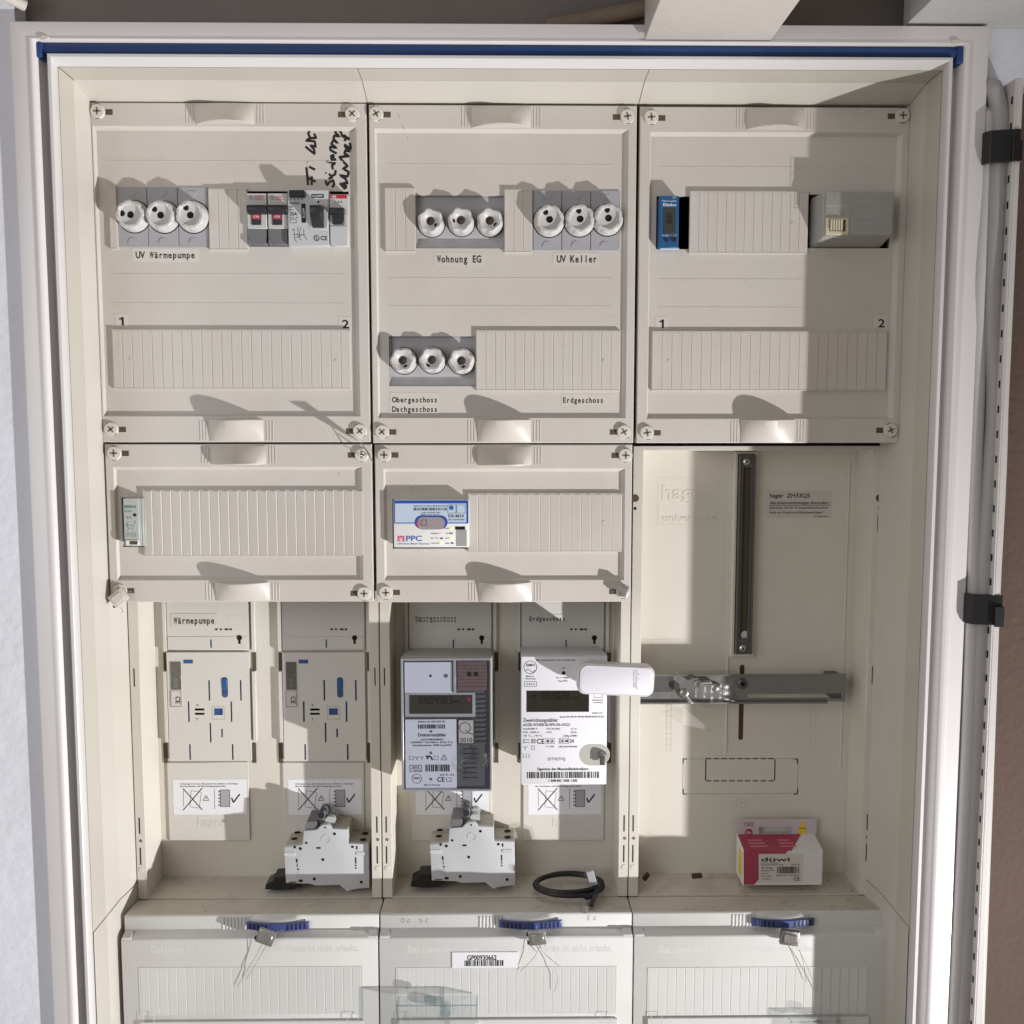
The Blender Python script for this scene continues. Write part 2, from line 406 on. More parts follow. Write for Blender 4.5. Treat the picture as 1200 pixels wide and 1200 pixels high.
# ================================================================== setting
def struct(o): o['kind'] = 'structure'; return o
struct(MB().box(-1400, -387, -66.5, 60, -1200, 700).build('wall', 'wall'))
struct(MB().box(394, 1400, -60, 60, -1200, 700).build('wall_right', 'wall'))
struct(MB().box(-386.9, 393.9, -46, 60, 309, 700).build('wall_above', 'ceiling_brown'))
struct(MB().box(-1400, 1400, -900, -60.2, 400, 420).build('ceiling', 'ceiling_brown'))
struct(MB().box(417, 1400, -63.5, -60.1, -1200, 262).build('wall_plaster_patch', 'wall_brown'))
o = MB().box(117, 219, -420, -74.5, 299, 399.8).build('ceiling_beam', 'beam_paint', None, 1.5, 2, 40)
tag(o, 'white painted wooden beam ending above the cabinet, left of the grey one', 'beam', 'ceiling beams')
o = MB().box(330, 520, -420, -60.3, 314.5, 399.8).build('ceiling_beam', 'beam_paint_grey', None, 1.5, 2, 40)
tag(o, 'grey painted beam over the top right corner of the cabinet', 'beam', 'ceiling beams')
p = [(at(640, 31, -52)[0], -52, at(640, 31, -52)[1]), (at(700, 20, -56)[0], -56, at(700, 20, -56)[1]), (at(752, 10, -60)[0], -60, at(752, 10, -60)[1]), (at(830, -8, -66)[0], -66, at(830, -8, -66)[1])]
tag(MB().tube(p, 7.0, 16).build('pipe', 'pipe_brown', None, 0, 1, 50), 'thin brown pipe slanting behind the white beam above the cabinet', 'pipe')
a = at(8, -4, -75); b = at(30, 7, -66)
tag(MB().tube([(a[0]-20, -95, a[1]+14), (a[0], -75, a[1]), (b[0], -66, b[1])], 4.5, 14).build('pipe_stub', 'beam_paint', None, 0, 1, 50), 'short white pipe end in the top left corner above the cabinet', 'pipe')

# ---- cable tray and cables at the right
tr = thing('cable_tray', 'pale perforated steel cable tray running down right of the cabinet', 'cable tray', (412, -62, -640))
MB().box(397.5, 414, -63.8, -62.4, -640, 268).build('back_plate', 'tray_steel', tr)
MB().box(413.2, 414.8, -84, -63.9, -640, 268).build('side_wall', 'tray_steel', tr, 0.3)
MB().box(414.9, 419.5, -84, -82.6, -640, 268).build('edge_lip', 'tray_steel', tr, 0.3)
sl = MB()
for i in range(44):
    z = 252-i*20.6
    sl.box(413.05, 413.4, -81, -78.2, z-3, z+3)
sl.build('slots', 'dark', tr)['kind'] = 'stuff'
def cable_path(pts, Y):
    P = []
    for i, (a, b) in enumerate(pts):
        x, z = at(a, b, Y); P.append(Vector((x, Y+1.2*math.sin(i*1.7), z)))
    Q = []
    for i in range(len(P)-1):
        p0, p1, p2, p3 = P[max(i-1, 0)], P[i], P[i+1], P[min(i+2, len(P)-1)]
        for k in range(6):
            t = k/6
            Q.append(0.5*((2*p1)+(-p0+p2)*t+(2*p0-5*p1+4*p2-p3)*t*t+(-p0+3*p1-3*p2+p3)*t**3))
    Q.append(P[-1]); Q[0] = Q[0]+Vector((0, 22, 0)); Q[1] = Q[1]+Vector((0, 15, 0)); Q[2] = Q[2]+Vector((0, 8, 0)); Q[3] = Q[3]+Vector((0, 3, 0)); return Q
for pts, Y, r, m, lab in (
    ([(1160, 96), (1167, 110), (1172, 150), (1166, 260), (1163, 380), (1166, 480), (1155, 640), (1148, 800), (1140, 980), (1128, 1230)], -70, 7.2, 'cable_grey_dark', 'thick dark grey cable nearest the perforated tray edge'),
    ([(1156, 122), (1158, 150), (1154, 220), (1146, 330), (1147, 420), (1143, 560), (1138, 760), (1130, 960), (1117, 1230)], -67, 6.0, 'cable_grey', 'pale grey cable close against the right edge of the cabinet frame'),
    ([(1172, 190), (1176, 300), (1173, 520), (1164, 700), (1158, 900), (1146, 1230)], -66, 5.0, 'cable_grey', 'thin pale cable half hidden between the dark cable and the tray')):
    tag(MB().tube(cable_path(pts, Y), r, 16).build('cable', m, None, 0, 1, 60), lab, 'cable', 'cables in the tray')
for py0, py1, pa, pb, lab in ((152, 190, 1159, 1192, 'black cable strap near the top of the tray'), (697, 732, 1137, 1171, 'black cable strap halfway down the tray')):
    x0, x1, z0, z1 = rc(pa, py0, pb, py1, -82)
    t = thing('cable_strap', lab, 'strap', ((x0+x1)/2, -60, z0), 'black cable straps')
    MB().prism([(x0+0.5, -62.5), (x0+1.5, -74), (x0+4, -78), (x1-4, -80.5), (x1-1, -84.3), (x1+1, -84.3), (x1+1, -85.6), (x1-3, -85.2), (x0+2, -80.2), (x0-1, -75), (x0-1.5, -62.5)], z0, z1, 'z').build('band', 'black_plastic', t, 0.4)
    MB().box(x1-6, x1+2, -87.5, -85.7, z0-1, z1-9).build('buckle', 'black_plastic', t, 0.5)

# ================================================================== cabinet
CX = 3.6
cab = thing('meter_cabinet', 'large white steel meter cabinet frame with blue strip along its top', 'cabinet', (CX, 60, -640))
def loft(A, B):
    n = len(A); return MB().add(A+B, [tuple(range(n)), tuple(range(2*n-1, n-1, -1))]+[(i, (i+1) % n, n+(i+1) % n, n+i) for i in range(n)])
def ushape(prof, name, m, smooth=None):
    """closed profile (hx, zt, y) swept up the left side, over the top and down the right"""
    n = len(prof); vs = []
    vs += [(CX-h, y, -640) for h, z, y in prof]; vs += [(CX-h, y, z) for h, z, y in prof]
    vs += [(CX+h, y, z) for h, z, y in prof]; vs += [(CX+h, y, -640) for h, z, y in prof]
    fs = [tuple(range(n)), tuple(range(4*n-1, 3*n-1, -1))]
    for k in range(3): fs += [(k*n+i, k*n+(i+1) % n, (k+1)*n+(i+1) % n, (k+1)*n+i) for i in range(n)]
    return MB().add(vs, fs).build(name, m, cab, 0, 1, smooth)
ushape([(392.8, 312.5, -40), (392.8, 312.5, -70.6), (392.2, 311.9, -71.7), (391, 310.7, -72), (381, 301.2, -72), (379, 300.6, -72.3), (376.8, 299.2, -73.0), (374.6, 298.4, -72.6), (372.8, 297.6, -71),
        (372.0, 297.2, -68.5), (371.6, 297, -58), (364.2, 288, -57.5), (364.2, 288, -40)], 'frame', 'frame_white', 35)
ushape([(364.1, 287.9, -57), (364.1, 287.9, -71.2), (363.4, 287.2, -72), (361.2, 285.2, -72), (360.6, 284.6, -71.4), (359.6, 280.6, -62), (362, 283, -57)], 'inner_lip', 'lip_white', 35)
# blue sealing strip lying in the top groove
g = MB().prism([(-57.9, 288.4), (-66.0, 288.2), (-69.2, 289.4), (-69.8, 292.5), (-69.0, 296.2), (-66.0, 296.9), (-58.2, 296.8)], CX-371, CX+371, 'x').build('sealing_strip', 'gasket', cab, 0.3, 1, 50)
for s in (-1, 1):
    MB().box(CX+s*371.4-3.6, CX+s*371.4+3.6, -70.6, -58, 283.5 if s > 0 else 285.0, 297.0).build('strip_end', 'gasket', g, 1.2, 2, 50)
    x = CX+s*370; mb = MB()
    mb.cyl(x-s*5, 299.4, 4.2, -72.4, -73.6, 20, 3.4, rz=0.55)
    mb.build('frame_screw', 'screw_white', cab, 0.3)
# trim reveals: white band is the lip, then olive, then ivory down to the covers
PO = [(359.4, 280.4, -61.8), (359.0, 279.6, -34.0), (361.5, 282, -34.0), (362, 283, -56.5)]
PI_ = [(359.0, 279.5, -33.8), (358.6, 271.9, 0.5), (358.6, 271.9, 13), (362, 276, 13), (361.5, 282, -33.8)]
PS = [(359.0, 279.5, -33.8), (358.6, 271.9, 0.5), (354.6, 271.9, 34), (362, 276, 34), (361.5, 282, -33.8)]
def side_piece(prof, s, z0, zt_off, name, m, inset=0):
    A = [(CX+s*(h-inset), y, z0) for h, z, y in prof]; B = [(CX+s*(h-inset), y, (z-0.35) if zt_off is None else zt_off) for h, z, y in prof]
    return loft(A, B).build(name, m, cab)
for s in (-1, 1):
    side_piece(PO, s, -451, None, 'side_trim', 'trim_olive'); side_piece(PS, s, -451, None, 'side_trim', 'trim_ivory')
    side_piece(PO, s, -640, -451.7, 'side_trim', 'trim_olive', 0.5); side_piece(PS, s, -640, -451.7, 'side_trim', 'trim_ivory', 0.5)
seams = [None, -114.2, 123.2, None]
for i in range(3):
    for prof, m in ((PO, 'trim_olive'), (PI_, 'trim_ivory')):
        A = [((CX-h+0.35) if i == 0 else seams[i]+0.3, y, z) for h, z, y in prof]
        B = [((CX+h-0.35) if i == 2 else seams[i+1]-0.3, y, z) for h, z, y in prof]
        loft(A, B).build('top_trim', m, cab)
MB().box(-380, 387, 100, 104, -640, 308).build('back_panel', 'gap', cab)
for s in (-1, 1): MB().box(*sorted((CX+s*381, CX+s*378)), -39, 100, -640, 308).build('housing_side', 'gap', cab)
MB().box(-378, 385, -39, 100, 304, 307).build('housing_top', 'gap', cab)

# ================================================================== covers
SLATS = {}
def strip(parent, px0, py0, px1, py1, n, yf, yb, m='plastic', bow=0.0, pins=()):
    """raised blanking strip: a backing with each break-out slat on it"""
    x0, x1, z0, z1 = rc(px0, py0, px1, py1, yf)
    st = MB().plate(x0, x1, z0, z1, yf+0.5, yb, ()).build('blanking_strip', m, parent)
    wv = (x1-x0)/n; key = (round(wv, 2), round(z1-z0, 1), m, bow)
    if key not in SLATS:
        mb = MB()
        g_ = 0.16
        mb.prism([(-wv/2+g_, yf+0.48), (wv/2-g_, yf+0.48), (wv/2-g_, yf+0.12), (wv/2-g_-0.55, yf-bow-0.12), (0, yf-bow*0.6), (-wv/2+g_+0.45, yf), (-wv/2+g_, yf+0.15)], z0+1.2, z1-1.2, 'z')
        c = mb.center(); SLATS[key] = (mb.mesh('slat', 0, origin=c), c, (z0+z1)/2, yf)
    me, c, zm, y_ = SLATS[key]
    for i in range(n):
        cc = (x0+wv*(i+0.5)+c[0], c[1]+yf-y_, (z0+z1)/2)
        place('slat', me, m, st, cc)
    mb = MB(); mb.box(x0, x1, yf-0.05, yf+0.49, z1-1.1, z1); mb.box(x0, x1, yf-0.05, yf+0.49, z0, z0+1.1)
    mb.build('strip_edge', m, st, 0.25)
    for (qx, qy) in pins:
        a, b = at(qx, qy, yf); MB().cyl(a, b, 1.4, yf-0.5, yf+0.4, 12).build('pin_mark', m, st)
    return st
SCREW = None
def screw(parent, px, py, side, rot=0, y=0.0, seal=False):
    x, z = at(px, py, y)
    ob = MB().lathe(x, z, [(6.3, y+1, 0), (6.3, y-1.6, 0), (5.7, y-2.6, 0), (2, y-2.9, 0)], 28).build('locking_screw', 'screw_white', parent, 0, 1, 35)
    mb = MB()
    mb.box(x-3.2, x+3.2, y-3.02, y-2.4, z-0.75, z+0.75); mb.box(x-0.75, x+0.75, y-3.02, y-2.4, z-3.2, z+3.2); mb.rot(x, z, rot)
    mb.build('cross_slot', 'cross', ob)
    mb = MB()
    for a in (90, 270):
        c, s_ = math.cos(R(a+rot)), math.sin(R(a+rot)); q = MB().box(x-1.7, x+1.7, y-2.2, y-1.5, z+5.5, z+6.5)
        q.rot(x, z, a+rot-90); mb.add(q.v, q.f)
    mb.build('rim_notch', 'cross', ob)
    a = x+side*9.4
    MB().box(a-3.2, a+3.2, y-0.12, y+0.5, z-2.6, z+2.2).build('screw_slot', 'slot_brown', parent)
def handle(parent, px0, px1, py0, py1, kind, y=0.0):
    x0, x1, z0, z1 = rc(px0, py0, px1, py1, y); n = 22; rows = []
    for i in range(n+1):
        t = i/n; x = x0+(x1-x0)*t; h = 12.5*max(0.0, math.sin(math.pi*t))**0.75+0.4
        if kind == 'b': pr = [(y+1.5, z1), (y-h, z1), (y-h-0.3, z1-1.0), (y-h*0.72-0.2, z1-(z1-z0)*0.45), (y-h*0.35-0.3, z0+1.0), (y-h*0.3, z0), (y+1.5, z0)]
        else: pr = [(y+1.5, z0), (y-h, z0), (y-h-0.3, z0+0.8), (y-h*0.55-0.2, z0+(z1-z0)*0.45), (y-h*0.12-0.4, z1-0.6), (y-h*0.1, z1), (y+1.5, z1)]
        rows.append([(x, a, b) for a, b in pr])
    mb = MB(); m = len(rows[0])
    vs = [p for r in rows for p in r]
    fs = [(i*m+k, i*m+(k+1) % m, (i+1)*m+(k+1) % m, (i+1)*m+k) for i in range(n) for k in range(m)]+[tuple(range(m)), tuple(range(n*m, n*m+m))]
    mb.add(vs, fs).build('handle', 'plastic', parent, 0, 1, 38)
    mb = MB()
    for s, xe in ((-1, x0), (1, x1)):
        for k in range(3): xx = xe+s*(3.0+k*2.7); mb.box(xx-0.5, xx+0.5, y-0.45, y+0.2, z0+0.6, z1-0.6)
    mb.build('grip_ribs', 'plastic', parent, 0.2)['kind'] = 'stuff'
def cover(label, x0, x1, z0, z1, fx0, fx1, fz0, fz1, holes_px, lines=()):
    """moulded cover: proud border, field sunk 4 mm behind it, openings in the field"""
    t = thing('cover_panel', label, 'cover panel', ((x0+x1)/2, 13, z0), 'distribution field covers')
    mb = MB(); F = 3.6; c = 0.7
    # outer walls and chamfer, border
    def ring(A, B):
        for i in range(4): mb.add([A[i], A[(i+1) % 4], B[(i+1) % 4], B[i]], [(0, 1, 2, 3)])
    def rect(a, b, cc, d, y): return [(a, y, cc), (b, y, cc), (b, y, d), (a, y, d)]
    ring(rect(x0, x1, z0, z1, 13), rect(x0, x1, z0, z1, c)); ring(rect(x0, x1, z0, z1, c), rect(x0+c, x1-c, z0+c, z1-c, 0))
    ring(rect(x0+c, x1-c, z0+c, z1-c, 0), rect(fx0, fx1, fz0, fz1, 0))
    gx0, gx1, gz0, gz1 = fx0+1.6, fx1-3.6, fz0+2.0, fz1-3.0
    ring(rect(fx0, fx1, fz0, fz1, 0), rect(gx0, gx1, gz0, gz1, F))
    H = [rc(*h, F) for h in holes_px]
    mb.plate(gx0, gx1, gz0, gz1, F, F+3, H)
    panel = mb.build('panel', 'plastic', t)
    r = MB()
    for py in lines:
        z = at((CX+600), py, F)[1]
        segs = [(gx0+8, gx1-8)]
        r.box(gx0+9, gx1-9, F-0.22, F+0.3, z-0.35, z+0.35)
    if lines: r.build('moulded_lines', 'plastic', panel)
    return t
FY = 3.6
def label_tag(parent, s, lx0, ly0, lx1, ly1, tx0, ty0, tx1, ty1, Y=FY, m='sticker', mono=True, ink='ink'):
    x0, x1, z0, z1 = rc(lx0, ly0, lx1, ly1, Y)
    o = MB().box(x0, x1, Y-0.18, Y+0.1, z0, z1).build('name_label', m, parent)
    if isinstance(s, str): s = [(s, tx0, ty0, tx1, ty1)]
    for q in s:
        if q[0] == '1':
            a0, a1, b0, b1 = rc(*q[1:], Y-0.18); wv, hh = a1-a0, b1-b0
            MB().prism([(a0, b1-hh*0.30), (a0, b1-hh*0.20), (a0+wv*0.42, b1-hh*0.12), (a0+wv*0.62, b1), (a1, b1), (a1, b0), (a1-wv*0.42, b0), (a1-wv*0.42, b1-hh*0.30)], Y-0.3, Y-0.17).build('lettering', ink, o)
            continue
        text(q[0], *q[1:], Y-0.18, ink, o, mono=mono, lift=0.12)
    return o

def fx(a, b, r0, r1):
    """field rectangle from photo pixels"""
    x0, x1, z0, z1 = rc(a, r0, b, r1, 0); return x0, x1, z0, z1
# --- upper left
c1 = cover('upper left cover with marker handwriting beside its breakers', -355, -115.2, -24.2, 271, *fx(115, 420, 148, 488),
           [(137, 222, 244.5, 287.5), (289, 224, 409, 289)], (190, 322, 356))
# --- upper middle
c2 = cover('upper middle cover with three groups of white fuse caps', -113.0, 121.6, -25.0, 270, *fx(441, 735, 151, 490),
           [(487.5, 229, 591, 291), (624.5, 226, 726, 291), (456, 394, 557, 452.5)], (193, 326, 359))
# --- upper right
c3 = cover('upper right cover with a blue device and a grey box, half in shadow', 124.4, 362.4, -25.0, 269.3, *fx(760, 1052, 155, 491),
           [(769, 230, 810, 292), (946, 228, 1043, 291)], (195, 327, 360))
# --- second row
c4 = cover('lower left cover of the second row with a small grey green relay', -353.5, -114.2, -169.5, -25.8, *fx(135, 425, 547, 680), [(143, 583, 171, 641)], ())
c5 = cover('lower middle cover of the second row with a blue and white gateway', -111.6, 120.8, -170.2, -26.4, *fx(450, 732, 549, 680), [(460, 585, 550.5, 643)], ())
SCR = [(c1, 115, 131, 1, 0), (c1, 413, 134, -1, 45), (c1, 131, 503, 1, 40), (c1, 422, 505, -1, 40),
       (c2, 441, 134, 1, 30), (c2, 735, 137, -1, 10), (c2, 448, 506, 1, 40), (c2, 731, 506, -1, 30),
       (c3, 763, 138, 1, 5), (c3, 1057, 136, -1, 0), (c3, 758, 507, 1, 10), (c3, 1043, 504, -1, 25),
       (c4, 134.5, 531, 1, 0), (c4, 424, 533, -1, 0), (c4, 427, 695, -1, 0), (c4, 141, 692, 1, 20),
       (c5, 450.5, 533, 1, 0), (c5, 733, 533.5, -1, 0), (c5, 452.5, 694, 1, 0), (c5, 730, 693, -1, 0)]
for a in SCR: screw(*a)
for c, a, b, r0, r1, k in ((c1, 230, 298, 121, 146, 't'), (c2, 553, 622, 125, 150, 't'), (c3, 875, 943, 127, 152, 't'),
                           (c1, 246, 309, 492, 517, 'b'), (c2, 560, 622, 492, 518, 'b'), (c3, 868, 931, 492, 519, 'b'),
                           (c4, 248, 312, 522, 544, 't'), (c5, 560, 623, 523, 545, 't'),
                           (c4, 253, 316, 682, 704, 'b'), (c5, 561, 623, 682, 705, 'b')):
    handle(c, a, b, r0, r1, k)
strip(c1, 132, 386, 411, 456, 24, 0.8, FY, pins=((154, 421), (394, 423)))
strip(c1, 244.5, 221, 290, 293, 4, 0.8, FY); strip(c1, 128, 218, 137, 292, 1, 0.8, FY)
strip(c2, 558, 387, 727, 458, 15, 0.8, FY, pins=((708, 423),))
strip(c2, 451, 220, 487, 295, 3, 0.8, FY); strip(c2, 591, 222, 624, 296, 3, 0.8, FY)
strip(c3, 764, 388, 1039, 458, 24, 0.8, FY, pins=((784, 423), (1019, 421)))
strip(c3, 808, 224, 947, 297, 13, 0.8, FY, pins=((929, 262),))
strip(c4, 168, 574, 426, 652, 23, 0.6, FY, bow=0.9, pins=((178, 612), (212, 612)))
strip(c5, 548.5, 578, 729, 647, 15, 0.6, FY, bow=0.5, pins=((708, 612),))
label_tag(c1, 'UV Wärmepumpe', 155, 291, 233, 307, 159, 294.5, 228, 302.5)
label_tag(c2, 'Wohnung EG', 509, 296, 568, 311, 512, 299, 564, 307.5)
label_tag(c2, 'UV Keller', 648, 296, 702, 311, 652.5, 299, 699, 307.5)
label_tag(c2, [('Obergeschoss', 459.5, 465, 512, 471.5), ('Dachgeschoss', 459.5, 476, 512, 482.5)], 457, 460, 515, 485, 0, 0, 0, 0)
label_tag(c2, 'Erdgeschoss', 658, 462, 721, 475, 660, 465.5, 706.5, 472)
for c, s, lx, tx, ly in ((c1, '1', 135, 139.5, 368), (c1, '2', 397, 401, 371), (c3, '1', 768, 772.5, 371), (c3, '2', 1024, 1029, 370)):
    label_tag(c, s, lx, ly, lx+15, ly+15, tx, ly+3.5, tx+(5.5 if s == '1' else 8), ly+13.5, m='sticker', mono=False)
strokes([[(466, 133), (469, 138)], [(471, 146), (474.5, 152)], [(477, 160), (478, 163)]], 0.0, 0.16, 'ink_grey', c2, 'scratch')
strokes([[(986, 128.5), (987, 129)], [(1003, 128), (1004, 128.6)]], 0.0, 0.4, 'ink_grey', c3, 'speck')
strokes([[(397, 554), (397.5, 556)], [(483, 571), (484, 573)]], FY, 0.3, 'ink_grey', c4, 'speck')
def hw(q): return [[(270+a/7.5, 140+b/7.5) for a, b in l] for l in q]
strokes(hw([[(668, 420), (676, 500), (682, 578)], [(678, 512), (750, 548)], [(715, 500), (714, 578)], [(745, 442), (692, 416)], [(678, 368), (682, 376)],
            [(660, 238), (690, 264), (742, 305), (736, 265), (702, 226), (750, 242), (741, 192), (662, 186), (702, 165), (684, 125), (700, 88), (720, 80)],
            [(702, 165), (755, 162), (735, 125)], [(766, 66), (774, 58)]]), FY, 1.1, 'marker', c1, 'handwriting')
strokes(hw([[(895, 598), (912, 570), (905, 535), (872, 548), (850, 578), (838, 555), (842, 535)], [(836, 468), (842, 474)], [(862, 520), (900, 510)],
            [(925, 445), (921, 482), (888, 500), (866, 478)], [(842, 368), (925, 386), (892, 402), (902, 440)],
            [(905, 340), (906, 312), (886, 320), (890, 355), (930, 350)],
            [(935, 300), (880, 270), (876, 240), (935, 252), (886, 215), (906, 182), (945, 212), (906, 170), (915, 140), (960, 152), (920, 112), (940, 84), (970, 110), (985, 150), (1045, 166)]]),
        FY, 1.1, 'marker', c1, 'handwriting')
strokes(hw([[(962, 560), (1005, 610), (1020, 590), (985, 560), (1030, 562), (1010, 520), (960, 490), (1030, 502), (1040, 462), (990, 432), (1030, 410), (1002, 382), (956, 330), (1045, 322), (1002, 300),
             (1012, 270), (1050, 286), (1010, 240), (1002, 220), (1060, 262), (1050, 206)], [(1000, 190), (1022, 160), (1045, 180), (1002, 140), (985, 150)]]), FY, 1.15, 'marker', c1, 'handwriting')

# ================================================================== fuse blocks, breakers and devices in the covers
def lob6(n, ph=0.0, p=3): return lambda t: -abs(math.sin(n*(t+ph)/2))**p
def fuse_cap(parent, x, z, y0, kind, ang, n=0):
    if kind == 'flat':
        cap = MB().lathe(x, z, [(13.6, y0+0.5, 0), (13.6, y0-2.2, 0), (12.9, y0-3.2, 0), (12.9, y0-9.5, 1.1), (12.2, y0-11.6, 1.2), (11.2, y0-12.3, 0.4), (9.2, y0-12.2, 0), (8.4, y0-10.6, 0), (5.2, y0-10.0, 0), (3.1, y0-10.0, 0), (3.0, y0-6.5, 0)],
                        60, lob6(8, ang, 8)).build('screw_cap', 'ceramic', parent, 0, 1, 40)
        MB().cyl(x, z, 14.5, y0-0.12, y0+0.3, 40).build('shadow_disc', 'dark', parent)  # dark disc stands in for the shadow gap around the cap
        MB().cyl(x, z, 2.95, y0-9.2, y0-6.4, 20).build('contact_hole', 'dark', cap)
        for k in range(7):
            q = ang+0.45+k*0.9; c_, s_ = x+10.6*math.cos(q), z+10.6*math.sin(q)
            MB().box(c_-1.0, c_+1.0, y0-12.55, y0-11.5, s_-1.9, s_+1.9).rot(c_, s_, math.degrees(q)).build('rim_tooth', 'ceramic', cap, 0.3)
        a = x+7.0*math.cos(ang); b = z+7.0*math.sin(ang)
        MB().cyl(a, b, 2.3, y0-10.75, y0-9.4, 16, rz=1.1).build('test_hole', 'dark', cap)
    else:
        cap = MB().lathe(x, z, [(11.8, y0+0.5, 0), (11.8, y0-7, 0.3), (11.6, y0-13, 1.7), (11.0, y0-15.6, 1.9), (9.6, y0-17.2, 1.2), (7.4, y0-16.8, 0.2), (5.4, y0-15.6, 0), (3.9, y0-14.6, 0), (3.6, y0-9, 0)],
                        60, lob6(6, ang, 3)).build('screw_cap', 'ceramic', parent, 0, 1, 40)
        MB().cyl(x, z, 12.5, y0-0.3, y0+0.3, 40).build('shadow_disc', 'dark', parent)  # same painted shadow gap at the foot of the deep cap
        MB().lathe(x, z, [(3.55, y0-9.2, 0), (3.55, y0-11.8, 0), (2.6, y0-11.9, 0), (2.0, y0-9.6, 0)], 24).build('fuse_contact', 'brass_dark', cap, 0, 1, 35)
        a = x+6.6*math.cos(ang); b = z+6.6*math.sin(ang)
        MB().cyl(a, b, 1.8, y0-16.6, y0-14.2, 16).build('test_hole', 'dark', cap)
def fuse_flat(label, px0, py0, px1, py1, caps, angs):
    Y = 2.4; x0, x1, z0, z1 = rc(px0, py0, px1, py1, Y)
    t = thing('fuse_block', label, 'fuse block', ((x0+x1)/2, 60, z0), 'fuse blocks in the covers')
    wv = (x1-x0)/3
    for i in range(3):
        a = x0+i*wv
        m = MB().box(a+0.25, a+wv-0.25, Y, 40, z0-2, z1+2).build('module', 'device_grey', t, 0.3)
        for zz, s in ((z0+1.2, 1), (z1-1.2, -1)):
            pts = [(a+wv*0.5+4.4*math.cos(R(k*15)), zz+s*5.0*math.sin(R(k*15))) for k in range(13)]
            MB().prism(pts, Y-0.5, Y+0.2).build('clip_tab', 'device_grey', m, 0.2)
    for (cx, cy), an in zip(caps, angs):
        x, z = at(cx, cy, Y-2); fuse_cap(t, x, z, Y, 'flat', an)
    return t
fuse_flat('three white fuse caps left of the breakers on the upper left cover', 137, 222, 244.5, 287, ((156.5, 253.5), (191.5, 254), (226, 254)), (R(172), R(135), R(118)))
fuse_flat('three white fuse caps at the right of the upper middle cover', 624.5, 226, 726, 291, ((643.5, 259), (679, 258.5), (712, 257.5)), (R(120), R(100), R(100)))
def fuse_deep(label, px0, py0, px1, py1, caps, angs):
    x0, x1, z0, z1 = rc(px0, py0, px1, py1, FY); Y = 9.5
    t = thing('fuse_block', label, 'fuse block', ((x0+x1)/2, 60, z0), 'fuse blocks in the covers')
    e = 0.4
    MB().box(x0-4, x1+4, Y, 44, z0-3, z1+3).build('base', 'device_grey2', t)
    mb = MB(); mb.prism([(3.9, z0+e), (6.9, z0+e), (Y-0.1, z0+8.5), (Y-0.1, z0-1), (6.9, z0-1), (6.9, z0+e-0.1)], x0+e, x1-e, 'x')
    mb = MB().prism([(4.4, z0+e), (5.2, z0+e+0.1), (Y-0.05, z0+8.5), (Y-0.05, z0+e)], x0+e, x1-e, 'x'); mb.build('lower_bevel', 'device_grey2', t, 0.2)
    MB().box(x0+0.2, x0+1.2, 7, Y-0.1, z0+e, z1-e).build('side_cheek', 'device_grey2', t); MB().box(x1-1.2, x1-0.2, 7, Y-0.1, z0+e, z1-e).build('side_cheek', 'device_grey2', t)
    for (cx, cy), an in zip(caps, angs):
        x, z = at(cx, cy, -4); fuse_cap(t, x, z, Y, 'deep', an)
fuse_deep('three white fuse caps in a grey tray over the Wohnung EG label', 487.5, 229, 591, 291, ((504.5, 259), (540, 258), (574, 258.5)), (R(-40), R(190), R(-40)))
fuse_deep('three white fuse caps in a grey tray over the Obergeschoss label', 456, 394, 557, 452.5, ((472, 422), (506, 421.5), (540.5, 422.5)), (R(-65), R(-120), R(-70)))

def breaker_small(label, a, b, g=None):
    t = thing('circuit_breaker', label, 'circuit breaker', (at(a, 287, -3)[0], 50, at(a, 287, -3)[1]), 'breakers on the upper left cover')
    box('body', 'breaker', t, a, 226.5, b, 268, -3, 40)
    box('lower_step', 'breaker_dark', t, a+0.3, 268.3, b, 287, -1.5, 40)
    box('terminal_step', 'breaker_dark', t, a+0.5, 280, a+4, 286.5, -2.6, 0, 0.2)
    x0, x1, z0, z1 = rc(a-1, 239.5, b-0.5, 249, -9)
    MB().prism([(-3, z0-1), (-7.5, z0+0.5), (-9.5, z0+2), (-9.5, z1-1.5), (-8, z1), (-3, z1)], x0, x1, 'x').build('toggle_bar', 'toggle', t, 0.8, 2, 40)
    w_ = box('indicator_window', 'toggle', t, a+5, 249, a+16.5, 263.5, -3.6, 0, 0.2)
    box('red_flag', 'red', w_, a+6, 250.5, a+15.5, 257, -4.0, -3.5, 0.1)
    text('I ON', a+7, 252.3, a+14, 255.3, -4.0, 'sticker_white', w_)
    text('AEG', a+8.5, 229, a+19, 232.5, -3, 'logo_red', t)
    box('red_line', 'logo_red', t, a+8.5, 233.4, a+18.5, 234.3, -3.1, -2.9, 0)
    x, z = at(a+4.8, 231.5, -3); MB().cyl(x, z, 2.0, -3.25, -2.9, 16).build('round_mark', 'device_grey', t)
breaker_small('grey breaker with wide black toggle, first from the left of the breakers', 289.5, 312.5)
breaker_small('grey breaker with wide black toggle, second from the left beside the test button', 314, 337)
t = thing('residual_current_breaker', 'wide residual current breaker with black test button and circuit diagram', 'residual breaker', (at(361, 289, -5)[0], 50, at(361, 289, -5)[1]))
box('body', 'breaker_white', t, 337.5, 222.5, 385.5, 288.5, -5, 40, 0.5)
box('toggle_bay', 'breaker', t, 362, 234, 384, 269, -5.4, -4, 0.3)
box('test_button', 'toggle', t, 338.5, 222.5, 356.5, 231, -8, -4, 0.6)
text('T E S T', 339, 232.6, 355.5, 234.8, -5, 'ink', t); text('25/003', 339, 236.6, 351, 239.6, -5, 'ink', t); text('25A', 339.5, 248.5, 348.5, 252.5, -5, 'ink', t)
